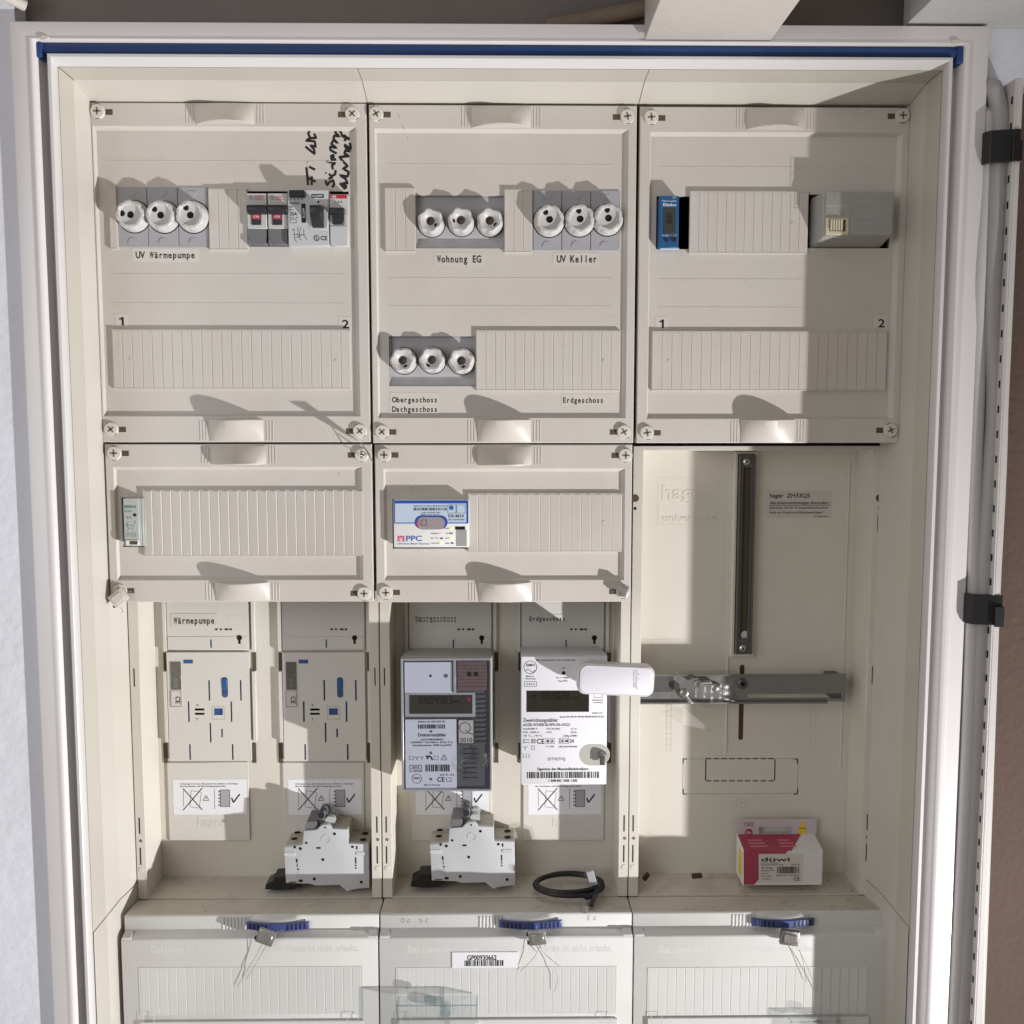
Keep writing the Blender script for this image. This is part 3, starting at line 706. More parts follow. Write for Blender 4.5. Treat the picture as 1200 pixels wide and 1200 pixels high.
for yy, s in ((241.5, '2P'), (245, '230 V'), (254, '0,03 A  AC')): text(s, 339, yy, 350 if yy > 250 else 344, yy+1.8, -5, 'ink_grey', t)
box('name_bar', 'ink', t, 353.2, 238.5, 358.2, 261, -5.15, -4.9, 0); outline(339.8, 257, 347.5, 261.5, -5, 0.35, 'ink_grey', t)
text('KOPP', 350.5, 248, 361.5, 251, -5.15, 'sticker_white', t, rot=90)
strokes([[(342, 270), (345, 268), (345, 280), (348, 284)], [(349, 266), (349, 276), (353, 282)], [(353, 266), (351, 272), (351, 280)], [(356, 268), (356, 276), (360, 281)], [(343, 275), (358, 275)], [(345, 279), (354, 276)]], -5, 0.25, 'ink_grey', t, 'circuit_diagram')
box('name_bar', 'ink', t, 365, 227.5, 379.5, 231.8, -5.15, -4.9, 0); text('KOPP', 366.5, 228.6, 378, 230.8, -5.15, 'sticker_white', t)
text('1', 372, 235, 374, 238, -5.4, 'ink', t)
x0, x1, z0, z1 = rc(363, 240.5, 377, 263, -18)
MB().prism([(-4.5, z0-1), (-9, z0), (-18, z1-9), (-20, z1-4), (-19.5, z1), (-4.5, z1+2)], x0, x1, 'x').build('toggle', 'toggle', t, 0.8, 2, 40)
text('CE', 376, 276.5, 383.5, 281.5, -5, 'ink', t)
x, z = at(371, 279, -5); MB().lathe(x, z, [(2.6, -4.9, 0), (2.6, -5.14, 0), (2.0, -5.14, 0), (2.0, -4.9, 0)], 20).build('round_mark', 'ink', t); text('S', 369.7, 277.3, 372, 280.8, -5, 'ink', t)
t = thing('circuit_breaker', 'single breaker with red strip along its top, rightmost of the breakers', 'circuit breaker', (at(397, 289, -5)[0], 50, at(397, 289, -5)[1]), 'breakers on the upper left cover')
box('body', 'breaker', t, 386.5, 227.5, 408, 289, -5, 40, 0.4)
box('lower_face', 'breaker_white', t, 387.3, 265, 407.5, 288.3, -5.6, -4.5, 0.2)
box('red_strip', 'red', t, 386.5, 228, 406.5, 232.5, -5.25, -4.9, 0); text('ABB', 388.5, 229, 394, 231.6, -5.25, 'sticker_white', t)
text('L 6 A', 393, 235, 401.5, 238, -5, 'ink_grey', t)
x0, x1, z0, z1 = rc(385.5, 243, 403, 249.5, -10)
MB().prism([(-4.5, z0-1), (-9, z0), (-10.5, z0+1.5), (-10.5, z1-1), (-9, z1), (-4.5, z1)], x0, x1, 'x').build('toggle', 'toggle', t, 0.7, 2, 40)
box('toggle_stem', 'toggle', t, 389.5, 248, 403, 263, -7.5, -4.8, 0.6)

# blue device with a display
t = thing('energy_meter', 'narrow blue device with a grey display on the upper right cover', 'energy meter', (at(784, 291, -6)[0], 50, at(784, 291, -6)[1]))
box('body', 'blue_device', t, 772.5, 229.5, 795.5, 290.5, -6, 40, 0.6)
box('light_foot', 'pale_blue', t, 774, 290.6, 796, 292, -5, 0, 0.1)
d = box('display', 'lcd', t, 777.5, 244, 791.5, 274, -6.3, -5.8, 0.1)
seg_digits('00', 781, 250, 788, 262, -6.3, 'lcd_ink', d)
text('Eltako', 777, 238, 792.5, 241.5, -6, 'white_gloss', t); text('FSS12-65A', 776, 234.5, 793, 236.6, -6, 'pale_blue', t); text('CE', 788, 230.5, 792, 232.6, -6, 'pale_blue', t)
text('MODE  SELECT', 776, 275, 793.5, 277, -6, 'pale_blue', t)
for cx, cy, r in ((781, 281.5, 1.7), (789.5, 280.5, 2.4)):
    x, z = at(cx, cy, -6); MB().cyl(x, z, r, -7.2, -5.8, 16, r*0.9).build('button', 'lock_dark', t)
# grey box with a rocker
t = thing('timer_switch', 'grey plastic box with cream slide switch on the upper right cover', 'switch box', (at(1000, 290, -12)[0], 50, at(1000, 290, -12)[1]))
x0, x1, z0, z1 = rc(951, 224, 1047, 290, -13)
MB().box(x0+8, x1-4, 9, 40, z0+3, z1-3).build('base', 'timer_grey', t, 0.5)
A = [(p[0], 9.2, p[1]) for p in rrect(x0+4.5, x1-3, z0+1, z1-0.5, 4)]; B = [(p[0], -16.0, p[1]) for p in rrect(x0+11.5, x1-1.5, z0+10, z1-1, 2)]
loft(A, B).build('housing', 'timer_grey', t, 0.8, 2, 40)
outline(964.5, 225.5, 995.5, 278, -16, 0.35, 'device_grey', t, 'moulded_outline')
sw = box('switch_frame', 'switch_cream', t, 968, 255, 995, 275.5, -17.2, -15.5, 0.6)
box('slider_bed', 'slot_brown', sw, 972, 257.5, 991, 271, -17.35, -17, 0)
mb = MB()
for i in range(5):
    x0, x1, z0, z1 = rc(973+i*3, 257.5, 975.2+i*3, 270, -18)
    MB().box(x0, x1, -19, -17.3, z0, z1).build('slider_rib', 'switch_cream', sw, 0.2)
text('I', 970.5, 249, 972, 253, -16, 'pencil', t); text('O', 985, 249, 988, 253, -16, 'pencil', t)
text('AUTOMATIK', 968, 240, 990, 242.5, -16, 'sticker', t); text('F', 976.5, 227, 981, 232.5, -16, 'pencil', t)
strokes([[(965, 245), (970, 243), (974, 246)], [(990, 247), (996, 246), (1003, 250), (1002, 254)], [(998, 243), (1000, 248), (996, 252)]], -16, 0.25, 'pencil', t, 'scratch')
for yy, s in ((230, 'TRE   N 230 V'), (240.5, '2 x 0,5 mm'), (256, '7'), (266, 'V-0  125')): text(s, 1000, yy, 1040 if yy < 250 else 1030, yy+2.5, -16, 'device_grey', t)

# relay and gateway on the second row
t = thing('relay', 'small grey relay with green print on the left cover', 'relay', (at(156, 641, -6)[0], 50, at(156, 641, -6)[1]))
box('body', 'relay_grey', t, 145, 584, 163, 640, -6, 40, 0.5)
for a, b, y in ((163.2, 165.3, -4), (166, 168, -3), (168.4, 170.5, -1)): box('side_rib', 'relay_grey', t, a, 584, b, 640, y, 30, 0.3)
box('terminal', 'white_gloss', t, 147.5, 633, 162.5, 639, -7, -5.5, 0.3); box('terminal_hole', 'slot_brown', t, 152, 634, 161, 638.2, -7.3, -6.9, 0.1)
text('EBERLE', 145.8, 592, 159.5, 595.2, -6, 'green_ink', t)
text('IR 71 230 V', 146, 598, 155, 600, -6, 'green_ink', t); text('16 A', 148, 605, 154, 607.5, -6, 'green_ink', t)
strokes([[(150, 612), (148, 616), (151, 619), (149, 622)], [(148, 616), (154, 615), (157, 617)], [(153, 618), (156, 621)], [(158, 610), (158, 614)]], -6, 0.3, 'green_ink', t, 'circuit_diagram')
for i in range(3): text('A1 14 12', 148, 624+i*1.8, 159.5, 625.2+i*1.8, -6, 'green_ink', t)
x, z = at(158, 603.5, -6); MB().cyl(x, z, 1.5, -6.3, -5.8, 14).build('lamp', 'ink', t)
gw = thing('gateway', 'blue and white gateway device with lit green lamps on the middle cover', 'gateway', (at(505, 642, -7)[0], 50, at(505, 642, -7)[1]))
box('body', 'white_gloss', gw, 461.3, 586, 549.5, 641.5, -7, 40, 0.7, 2)
u = box('label_field', 'royal_blue', gw, 461.8, 586.5, 549, 613.5, -7.2, -6.9, 0)
box('label', 'pale_blue', u, 463, 590, 546.5, 612.3, -7.35, -7.15, 0)
barcode(485, 595, 524, 598.2, -7.35, 'ink_grey', u, 34)
for s, a, b, yy in (('Eigentum des Messstellenbetreibers', 485, 524, 592), ('1 PPC 00 0245 9023', 494, 516, 600), ('2024 X 61 C2 14', 493, 515, 602.2)): text(s, a, yy, b, yy+1.4, -7.35, 'ink_grey', u)
outline(524.7, 591.5, 534.5, 601.5, -7.35, 0.25, 'ink_grey', u); outline(535, 591.5, 545.5, 601.5, -7.35, 0.25, 'ink_grey', u)
x, z = at(529, 595, -7.35); MB().cyl(x, z, 2.1, -7.5, -7.3, 18).build('emblem', 'logo_blue', u)
text('DE-M24', 525.5, 602.8, 543.5, 606.3, -7.35, 'ink_grey', u); text('DE-21-M-PTB-0081', 525.5, 608.2, 544, 609.8, -7.35, 'ink_grey', u)
for (a0, a1, b0, b1, yy, m, nm) in ((486, 524.5, 604, 620, -7.45, 'royal_blue', 'window_surround'), (488.5, 521.5, 606, 620.5, -7.6, 'sensor_pale', 'infrared_window')):
    if m == 'sensor_pale' and m not in MATS: mat('sensor_pale', (0.33, 0.29, 0.30), 0.2, 0.5, 0.05)
    x0, x1, z0, z1 = rc(a0, b0, a1, b1, yy)
    MB().prism(rrect(x0, x1, z0, z1, (z1-z0)/2-0.05, 8), yy, yy+0.4).build(nm, m, gw)
box('window_red', 'logo_red', gw, 489.3, 610, 492.3, 617, -7.75, -7.5, 0)
outline(493.5, 609, 500, 616, -7.6, 0.6, 'ink_grey', gw)
text('PPC', 476, 627.5, 494.5, 634, -7, 'logo_blue', gw); text('LTE Smart Meter Gateway', 466, 636.3, 503.5, 638, -7, 'logo_blue', gw)
lg = MB(); x0, x1, z0, z1 = rc(466, 628, 474, 634.5, -7)
lg.box(x0, x1, -7.15, -6.95, z1-1.6, z1); lg.box(x0, x0+1.6, -7.15, -6.95, z0+1, z1-1.6); lg.box(x1-1.6, x1, -7.15, -6.95, z0+1, z1-1.6); lg.box(x0+2.2, x1-2.2, -7.15, -6.95, z0+2.2, z1-2.2); lg.box(x0, x0+2.4, -7.15, -6.95, z0, z0+0.9); lg.box(x1-2.4, x1, -7.15, -6.95, z0, z0+0.9)
lg.build('logo_mark', 'logo_red', gw)
for cx, cy, m in ((530, 619, 'led_green'), (517, 625, 'led_red'), (530, 630.5, 'led_green'), (517.5, 636.5, 'led_green'), (529, 625, 'led_off'), (517.5, 631, 'led_off'), (530, 636.5, 'led_off')):
    x0, x1, z0, z1 = rc(cx-1.5, cy-0.9, cx+1.5, cy+0.9, -7); MB().box(x0, x1, -7.4, -6.9, z0, z1).build('lamp', m, gw, 0.2)
for s, cx, cy in (('HAN', 521.5, 619), ('SIGNAL', 505, 625), ('TLS', 522, 625), ('RX / TX', 505, 630.5), ('LAN', 521.5, 630.5), ('STATUS', 505.5, 636.5), ('WAN', 521.5, 636.5)):
    text(s, cx, cy-0.7, cx+(9 if len(s) > 3 else 5), cy+0.8, -7, 'ink_grey', gw)
box('port', 'dark', gw, 533.5, 617, 545, 620.7, -7.2, -6.8, 0); box('port_flap', 'timer_grey', gw, 534.5, 621, 547, 640, -7.2, -6.9, 0.1)

# ================================================================== meter trays
YF, YB = 33.0, 75.0
def tray(label, x0, x1, ztop, holes=()):
    t = thing('meter_tray', label, 'meter tray', ((x0+x1)/2, 80, -466), 'recessed meter fields')
    fw_ = 9.5; zb = -467.6
    mb = MB(); ix0, ix1 = x0+fw_, x1-fw_
    for s, a, b in ((-1, x0, ix0), (1, ix1, x1)):
        e = a if s < 0 else b; i = b if s < 0 else a
        # flange, step and side wall as one moulded profile
        pts = [(e, YF+24), (e, YF), (i-(-s)*0.0, YF), (i, YF+2), (i-s*1.0, YB), (i+s*2.2, YB), (i+s*2.2, YF+4), (e-s*2, YF+4), (e-s*2, YF+24)]
        MB().prism(pts, zb, ztop, 'z').build('side_flange', 'tray', t, 0.5, 1, 40)
    MB().plate(ix0-3, ix1+3, zb, ztop, YB, YB+3, holes).build('back_plate', 'tray', t)
    MB().prism([(YF, -468), (YF, -466.4), (YB-0.2, -464.1), (YB-0.2, -468)], ix0-0.1, ix1+0.1, 'x').build('floor', 'tray_dirty', t, 0.2)
    sl = MB()
    for xc in (x0+4.0, x1-4.0):
        for py0, py1, wv in ((782, 803, 1.1), (956, 975, 1.3), (991, 1011, 1.3)):
            z1 = at(600, py0, YF)[1]; z0 = at(600, py1, YF)[1]
            MB().box(xc-wv/2, xc+wv/2, YF-0.12, YF+0.5, z0, z1).build('flange_slot', 'gap', t)
        z = at(600, 983, YF)[1]; MB().cyl(xc+0.6, z, 1.6, YF-0.15, YF+0.4, 14).build('flange_hole', 'cross', t)
        z = at(600, 1017, YF)[1]; MB().cyl(xc+0.4, z, 2.6, YF-0.5, YF+0.4, 18, 2.9).build('flange_stud', 'tray', t, 0.2)
    return t
t1 = tray('left recessed meter field with two empty meter mounts', -350.3, -114.0, -165)
t2 = tray('middle recessed meter field holding both electricity meters', -113.0, 125.2, -165)
t3 = tray('right recessed meter field with bare steel rails and no meter', 126.0, 362.0, -28.5)
# top lip and details of the right tray
x0, x1, z0, z1 = rc(748, 527, 1018, 534, 40)
MB().box(134, 353, YF+2, YB-0.2, -33, -28.6).build('top_wall', 'tray', t3, 0.4)
for side in (128.4, 359.2):
    for py, r, m in ((561, 2.2, 'tray'), (584, 3.6, 'slot_brown'), (596, 1.4, 'dark')):
        z = at(600, py, YF)[1]; MB().cyl(side, z, r, YF-0.2, YF+0.3, 18).build('flange_hole', m, t3)
for py0, py1 in ((604, 624),):
    z1 = at(600, py0, YF)[1]; z0 = at(600, py1, YF)[1]; MB().box(357.8, 359, YF-0.12, YF+0.5, z0, z1).build('flange_slot', 'gap', t3)
def emb(s, a, b, c, d, par, Y=YB, m='tray', deep=0.4, rot=0): return text(s, a, b, c, d, Y, m, par, 'embossed_lettering', deep=deep, rot=rot)
emb('hager', 776, 568, 835, 585, t3); emb('univers Z4', 777, 602, 838, 611, t3)
outline(771, 560, 840, 615, YB, 0.5, 'tray', t3, 'moulded_outline')
for px, r0, r1 in ((851, 600, 715), (784, 820, 880), (953, 825, 880)):
    mb = MB()
    x0, x1, z0, z1 = rc(px-3, r0, px+3, r1, YB)
    n = 9
    for i in range(n): q = z0+(z1-z0)*i/n; outline_ = mb.box(x0, x1, YB-0.2, YB+0.2, q, q+0.5)
    mb.box(x0, x0+0.5, YB-0.2, YB+0.2, z0, z1); mb.box(x1-0.5, x1, YB-0.2, YB+0.2, z0, z1)
    mb.build('moulded_scale', 'tray', t3)
for px, r0, r1 in ((851.5, 770, 884), (990, 540, 900)):
    x0, x1, z0, z1 = rc(px-1, r0, px+1, r1, YB); MB().box(x0, x1, YB-1.2, YB+0.2, z0, z1).build('moulded_rib', 'tray', t3, 0.4)
lb = box('type_label', 'plastic', t3, 898, 575, 975, 607, YB-0.2, YB+0.1, 0)
text('hager  ZH33Q5', 902, 578, 949, 583, YB-0.2, 'ink', lb)
for i, (s, e) in enumerate((('Alle Klemmverbindungen überprüfen !', 972), ('Benutzen Sie für Kreuzschlitzschrauben', 970), ('bitte nur Pozidrive-Schraubendreher !', 965))): text(s, 902, 587.5+i*5.6, e, 590.6+i*5.6, YB-0.2, 'ink_grey' if i else 'ink', lb)
box('underline', 'ink', lb, 902, 591.7, 973, 592.3, YB-0.35, YB-0.19, 0)
text('6Z 5480.35 A', 954, 604.3, 971, 605.8, YB-0.2, 'ink', lb)
# dashed print where a counter would sit
pr = MB()
for py in (889, 915):
    for i in range(9):
        x0, x1, z0, z1 = rc(827+i*9.2, py-0.6, 827+i*9.2+6.4, py+0.6, YB); pr.box(x0, x1, YB-0.15, YB+0.05, z0, z1)
for px in (827, 908):
    x0, x1, z0, z1 = rc(px-0.6, 890, px+0.6, 914, YB); pr.box(x0, x1, YB-0.15, YB+0.05, z0, z1)
for px, s in ((800, 1), (935, -1)):
    for py, v in ((889, 1), (930, -1)):
        xa, za = at(px, py, YB); pr.box(min(xa, xa+s*4.2), max(xa, xa+s*4.2), YB-0.15, YB+0.05, za-0.9, za+0.1); pr.box(min(xa, xa+s*1.0), max(xa, xa+s*1.0), YB-0.16, YB+0.05, min(za, za-v*5), max(za, za-v*5))
pr.build('dashed_print', 'ink', t3)
mb = outline(800, 889, 935, 930, YB, 0.3, 'pencil', t3)
x, z = at(867, 941, YB); MB().lathe(x, z, [(5.6, YB+0.1, 0), (5.6, YB-0.7, 0), (4.6, YB-0.7, 0), (4.4, YB-0.1, 0), (1.6, YB-0.1, 0), (1.4, YB-1.2, 0)], 28).build('moulded_boss', 'tray', t3, 0, 1, 40)
x0, x1, z0, z1 = rc(866, 779, 871.5, 867, YB)
MB().prism(rrect(x0, x1, z0, z1, 2.0), YB-0.15, YB+0.1).build('slot_hole', 'rust', t3)

# ---- meter mounts
def mount(label, x, first=True, name=None, shade=0):
    """x: photo column of the mount's left edge (photo rows are shared)"""
    Y = 70.3
    o = lambda v: x+v
    t = thing('meter_mount', label, 'meter mount', (at(x+48, 975, Y)[0], YB, at(x+48, 975, Y)[1]), 'meter mounting plates')
    box('lower_plate', 'mount', t, o(2), 893.5, o(97), 985, Y+2.6, YB-0.1, 0.5)
    box('header_plate', 'mount', t, o(0), 692, o(97), 762, Y+1, YB-0.1, 0.5)
    hd = box('header_step', 'mount', t, o(1.5), 746, o(95.5), 761, Y+0.5, Y+2, 0.2)
    SL = [(o(a), b, o(a+2.1), min(d, 890.5)) for a, b, d in ((49, 797, 821), (86, 797, 821), (25, 822, 846), (75, 822, 846), (50.5, 847, 870), (26.5, 872, 896), (76.5, 872, 896), (64, 854, 864))]
    bx0, bx1, bz0, bz1 = rc(o(2), 764.5, o(98), 892, Y)
    MB().plate(bx0, bx1, bz0, bz1, Y, YB-0.1, [rc(*q, Y) for q in SL]+[rc(o(55.5), 830, o(66), 838, Y)]).build('body_plate', 'mount', t)
    for a, b in ((-5, -1), (99, 103)):
        for r0, r1, m in ((696, 763.5, 'mount'), (787, 870, 'mount')): box('guide_rail', m, t, o(a)+(2 if r0 > 770 else 0), r0, o(b)+(2 if r0 > 770 else 0), r1, Y-0.4, YB-0.1, 0.3)
        for r0, r1 in ((765, 786), (871, 894)): box('guide_gap', 'slot_brown', t, o(a)+1.5, r0, o(b)+2, r1, YB-1, YB-0.05, 0)
    sx = lambda a, b, c, d, m='slot_blue', nm='contact_slot': box(nm, m, t, o(a), b, o(c), d, Y-0.12, Y+0.4, 0)
    for q in SL:
        k0, k1, k2, k3 = rc(*q, Y); MB().box(k0-0.3, k1+0.3, Y+1.6, Y+4.5, k2-0.3, k3+0.3).build('contact_slot', 'slot_blue', t)
    for a, b in ((33.5, 830.3), (33.5, 835.3)):
        sx(a, b, a+11, b+2.4, 'dark'); sx(a, b+0.3, a+5.5, b+2.2, 'button_blue', 'blue_pin')
    text('A', o(35), 824.5, o(37.5), 827.5, Y, 'ink_grey', t); text('T', o(35), 841.5, o(37.5), 844.5, Y, 'ink_grey', t)
    x0, x1, z0, z1 = rc(o(65), 793.5, o(72), 817.5, Y)
    lv = MB().prism(rrect(x0, x1, z0, z1, (x1-x0)/2-0.05), Y-0.3, Y+0.3).build('release_slot', 'slot_blue', t)
    x0, x1, z0, z1 = rc(o(65.8), 794.5, o(71.2), 806, Y); MB().prism(rrect(x0, x1, z0, z1, (x1-x0)/2-0.05), Y-1.2, Y-0.2).build('release_slide', 'button_blue', lv, 0.3)
    x_, z_ = at(o(69), 811.5, Y); MB().cyl(x_, z_, 1.5, Y-1.0, Y-0.2, 14).build('release_pin', 'button_blue', lv)
    k0, k1, k2, k3 = rc(o(55.5), 830, o(66), 838, Y); MB().box(k0-0.3, k1+0.3, Y+1.2, Y+4.5, k2-0.3, k3+0.3).build('blue_contact', 'button_blue', t); outline(o(53.5), 827.5, o(68), 843, Y, 0.3, 'pencil', t, 'moulded_outline')
    sx(20, 773, 31, 777.5, 'button_blue', 'blue_latch')
    wl = box('side_label', 'sticker', t, o(4.5), 775.5, o(18), 829, Y-0.5, Y+0.3, 0.2)
    box('grey_window', 'window_grey', wl, o(5), 775.8, o(17.2), 808.5, Y-0.9, Y-0.45, 0.2)
    for cy in (797.5, 803.5):
        xx, zz = at(o(11), cy, Y-0.9); MB().lathe(xx, zz, [(1.7, Y-0.85, 0), (1.7, Y-1.0, 0), (1.2, Y-1.0, 0), (1.2, Y-0.85, 0)], 16).build('ring_mark', 'pencil', wl)
    text('CE', o(9.5), 817.5, o(18), 823, Y-0.5, 'ink', wl, rot=-90); outline(o(5), 809.5, o(17.5), 828, Y-0.5, 0.35, 'ink_grey', wl)
    kx, kz = at(o(85.5), 747.5, Y+0.5)
    MB().cyl(kx, kz, 2.6, Y+0.35, Y+0.9, 18).build('keyhole', 'dark', t); MB().box(kx-1.15, kx+1.15, Y+0.34, Y+0.9, kz-6.0, kz-1).build('keyhole_slot', 'dark', t)
    box('contact_slot', 'slot_blue', t, o(51.5), 749.5, o(53.2), 759, Y+0.35, Y+0.9, 0)
    for i, wv in enumerate((3, 2.4, 4.4, 3)): box('vent_slot', 'gap', t, o(57)+i*5.6, 736.5, o(57)+i*5.6+wv, 738.5, Y+0.85, Y+1.3, 0)
    outline(o(73), 721, o(93), 733, Y+1, 0.4, 'mount', t, 'moulded_outline')
    st = box('instruction_sticker', 'sticker_white', t, o(8), 913.5, o(94), 954.5, Y+2.4, Y+2.7, 0)
    ys = Y+2.4
    text('Achtung: Vor dem Einsetzen des Zählers unbedingt', o(16), 917.6, o(84), 919.2, ys, 'ink_grey', st); text('die Kontakte auf Beschädigung prüfen', o(16), 920.4, o(70), 922, ys, 'ink_grey', st)
    strokes([[(o(19.5), 924), (o(42), 949)], [(o(42), 923.5), (o(19.5), 949.5)]], ys, 0.5, 'ink', st, 'crossed_lines')
    strokes([[(o(20), 926), (o(20), 945)], [(o(29), 926.5), (o(41), 928.5), (o(38.5), 947), (o(27.5), 945.5), (o(29), 926.5)], [(o(56.5), 924), (o(56.5), 948)]], ys, 0.22, 'ink_grey', st, 'pictogram')
    strokes([[(o(76.5), 935), (o(78.5), 940.5), (o(86), 930.5)]], ys, 0.75, 'ink', st, 'tick_mark')
    strokes([[(o(43), 938), (o(46.5), 932), (o(50), 938), (o(43), 938)], [(o(46.5), 934), (o(46.5), 936.5)]], ys, 0.3, 'ink', st, 'warning_sign')
    pb = box('pictogram', 'device_grey', st, o(63), 925.5, o(74.5), 945.5, ys-0.15, ys+0.05, 0)
    outline(o(63), 925.5, o(74.5), 945.5, ys-0.15, 0.5, 'ink_grey', pb)
    for i in range(5): box('contact_tooth', 'ink_grey', pb, o(60.8), 927+i*4, o(63), 928.2+i*4, ys-0.15, ys+0.05, 0)
    text('hager', o(37), 957, o(70), 968, Y+2.6, 'mount', t, 'embossed_lettering', deep=0.3)
    return t
m1 = mount('left meter mount under the Wärmepumpe label', 195)
m2 = mount('right of the two empty meter mounts, over the left loose breaker', 330)
m3 = mount('meter mount behind the older clear covered meter', 479)
m4 = mount('meter mount behind the new white meter', 611)
YM = 71.15
label_tag(m1, 'Wärmepumpe', 200, 719, 255, 734, 203.5, 723, 251, 730.8, Y=YM, mono=True)
label_tag(m3, [('Dachgeschoss', 487, 722.2, 534.5, 725.2), ('Obergeschoss', 487, 725.8, 534.5, 728.6)], 485, 720.5, 537, 730, 0, 0, 0, 0, Y=YM, m='mount', mono=True)
label_tag(m4, 'Erdgeschoss', 618, 720, 665, 730, 620.5, 722, 662, 727.5, Y=YM, m='mount', mono=True)

# ================================================================== electricity meters
YM1 = 4.0
e1 = thing('electricity_meter', 'older electricity meter under a clear cover with a Q 2010 sticker', 'electricity meter', (at(523, 928, YM1)[0], 66, at(523, 928, YM1)[1]), 'electricity meters')
x0, x1, z0, z1 = rc(470, 771, 577, 927.5, YM1)
A = [(x0+1.5, 69.8, z0+1), (x1-1.5, 69.8, z0+1), (x1-1.5, 69.8, z1-6), (x0+1.5, 69.8, z1-6)]; B = [(x0, YM1+5, z0), (x1, YM1+5, z0), (x1, YM1+5, z1), (x0, YM1+5, z1)]
loft(A, B).build('housing', 'meter_body', e1, 0.8, 2, 40)
MB().box(x0+2.0, x1-1.5, YM1+2.6, YM1+4.9, z0+2.0, z1-2.0).build('dark_face', 'meter_dark', e1)
YI = YM1+2.5
w1 = box('white_field', 'meter_white', e1, 474, 776, 530, 812, YM1+1.3, YI, 0.3)
for cx, cy, r, m in ((504.5, 792, 1.2, 'dark'), (522.5, 792, 1.9, 'breaker_dark')):
    x, z = at(cx, cy, YM1+1.3); MB().cyl(x, z, r, YM1+1.1, YM1+1.4, 16).build('sensor_dot', m, w1)
sp = box('sensor_field', 'sensor_brown', e1, 536, 774.5, 571, 809, YM1+1.2, YI, 0.3)
for i in range(8): box('sensor_ridge', 'sensor_brown', sp, 536.5, 776+i*4.1, 570.5, 777+i*4.1, YM1+0.85, YM1+1.3, 0)
for cx in (550, 558): x, z = at(cx, 790, YM1+0.8); MB().cyl(x, z, 2.0, YM1+0.5, YM1+1.2, 18).build('sensor_eye', 'dark', sp)
ds = box('display_bezel', 'edge_blue', e1, 474.5, 811.8, 557, 840, YM1+1.5, YI, 0.3)
box('display_glass', 'lcd_olive', ds, 479.8, 814.5, 553.5, 836.5, YM1+1.2, YM1+1.6, 0)
seg_digits('0904903', 491, 816.5, 531, 825, YM1+1.0, 'lcd_ink', ds); text('kWh', 531, 820.5, 539, 823.8, YM1+1.2, 'lcd_ink', ds)
box('red_flag', 'red', ds, 547.5, 817.5, 551, 821.5, YM1+1.05, YM1+1.25, 0)
np_ = box('name_plate', 'meter_white', e1, 475, 843, 535, 926, YM1+1.2, YI, 0.2); YP = YM1+1.2
text('EnStar Nr 205 839 92', 490, 844.6, 521.5, 846.6, YP, 'ink', np_); barcode(490, 849, 522, 853.8, YP, 'ink', np_, 30)
text('Drehstromzähler', 490, 859, 523, 863, YP, 'ink', np_)
for s, a, b, yy in (('eHZ-FW8E2A000AK1', 493, 520, 865.5), ('3x230/400 V  0,25-5(60) A  50 Hz  Cl. A', 481, 531, 868.7), ('Impulskonstante: 10000 Imp./kWh', 484, 529, 872.2)): text(s, a, yy, b, yy+2, YP, 'ink', np_)
for cx, cy in ((505, 857.2), (505, 882.3), (505, 913)):
    x, z = at(cx, cy, YP); MB().cyl(x, z, 1.3, YP-0.2, YP+0.1, 14).build('rivet', 'breaker_dark', np_)
for px, k in ((479.5, 0), (486, 1), (492, 2), (499, 3), (508.5, 4), (517, 5)):
    a = px; y_ = 886.5
    if k in (0, 4): outline(a, y_-0.5, a+5.2, y_+4, YP, 0.3, 'ink_grey', np_, 'symbol')
    elif k == 5: strokes([[(a, y_+4), (a+3.5, y_-2.5), (a+7, y_+4), (a, y_+4)], [(a+3.5, y_), (a+3.5, y_+2.3)]], YP, 0.3, 'ink_grey', np_, 'symbol')
    elif k == 3: strokes([[(a, y_), (a+5, y_-0.4), (a+8, y_+4)], [(a+1, y_+3), (a+3, y_+1)]], YP, 0.75, 'ink', np_, 'symbol')
    else: strokes([[(a, y_), (a+2.4, y_+2), (a+4.8, y_)], [(a+2.4, y_+2), (a+2.4, y_+4.2)]], YP, 0.3, 'ink_grey', np_, 'symbol')
outline(480, 896.5, 494.5, 901.5, YP, 0.45, 'ink', np_); text('2010', 483, 897.8, 491.5, 900.2, YP, 'ink', np_); text('Nr. 0276284', 480, 902.6, 495, 904.6, YP, 'ink', np_)
barcode(498.5, 896, 527, 904, YP, 'ink', np_, 26); text('07 F. 51', 516, 907, 532, 909, YP, 'ink', np_)
x, z = at(488.5, 912.5, YP); MB().lathe(x, z, [(4.6, YP+0.05, 0), (4.6, YP-0.14, 0), (4.2, YP-0.14, 0), (4.2, YP+0.05, 0)], 28).build('logo_ring', 'ink', np_); text('EMH', 485, 910.8, 492, 913, YP, 'ink', np_)
text('CE', 512.5, 910.5, 521, 916, YP, 'ink', np_); outline(523, 911.5, 529, 916, YP, 0.35, 'ink', np_); text('Made in Germany', 497, 918.8, 516, 920.6, YP, 'ink_grey', np_)
qs = box('year_sticker', 'sticker', e1, 536.5, 843, 556, 872, YM1+1.1, YI, 0.2)
outline(536.5, 843, 556, 872, YM1+1.1, 0.8, 'ink', qs); text('2010', 539, 864.5, 553.5, 869.8, YM1+1.1, 'ink_grey', qs)
x, z = at(545, 853, YM1+1.1); MB().lathe(x, z, [(5.4, YM1+1.15, 0), (5.4, YM1+0.95, 0), (4.7, YM1+0.95, 0), (4.7, YM1+1.15, 0)], 30).build('letter_ring', 'ink_grey', qs)
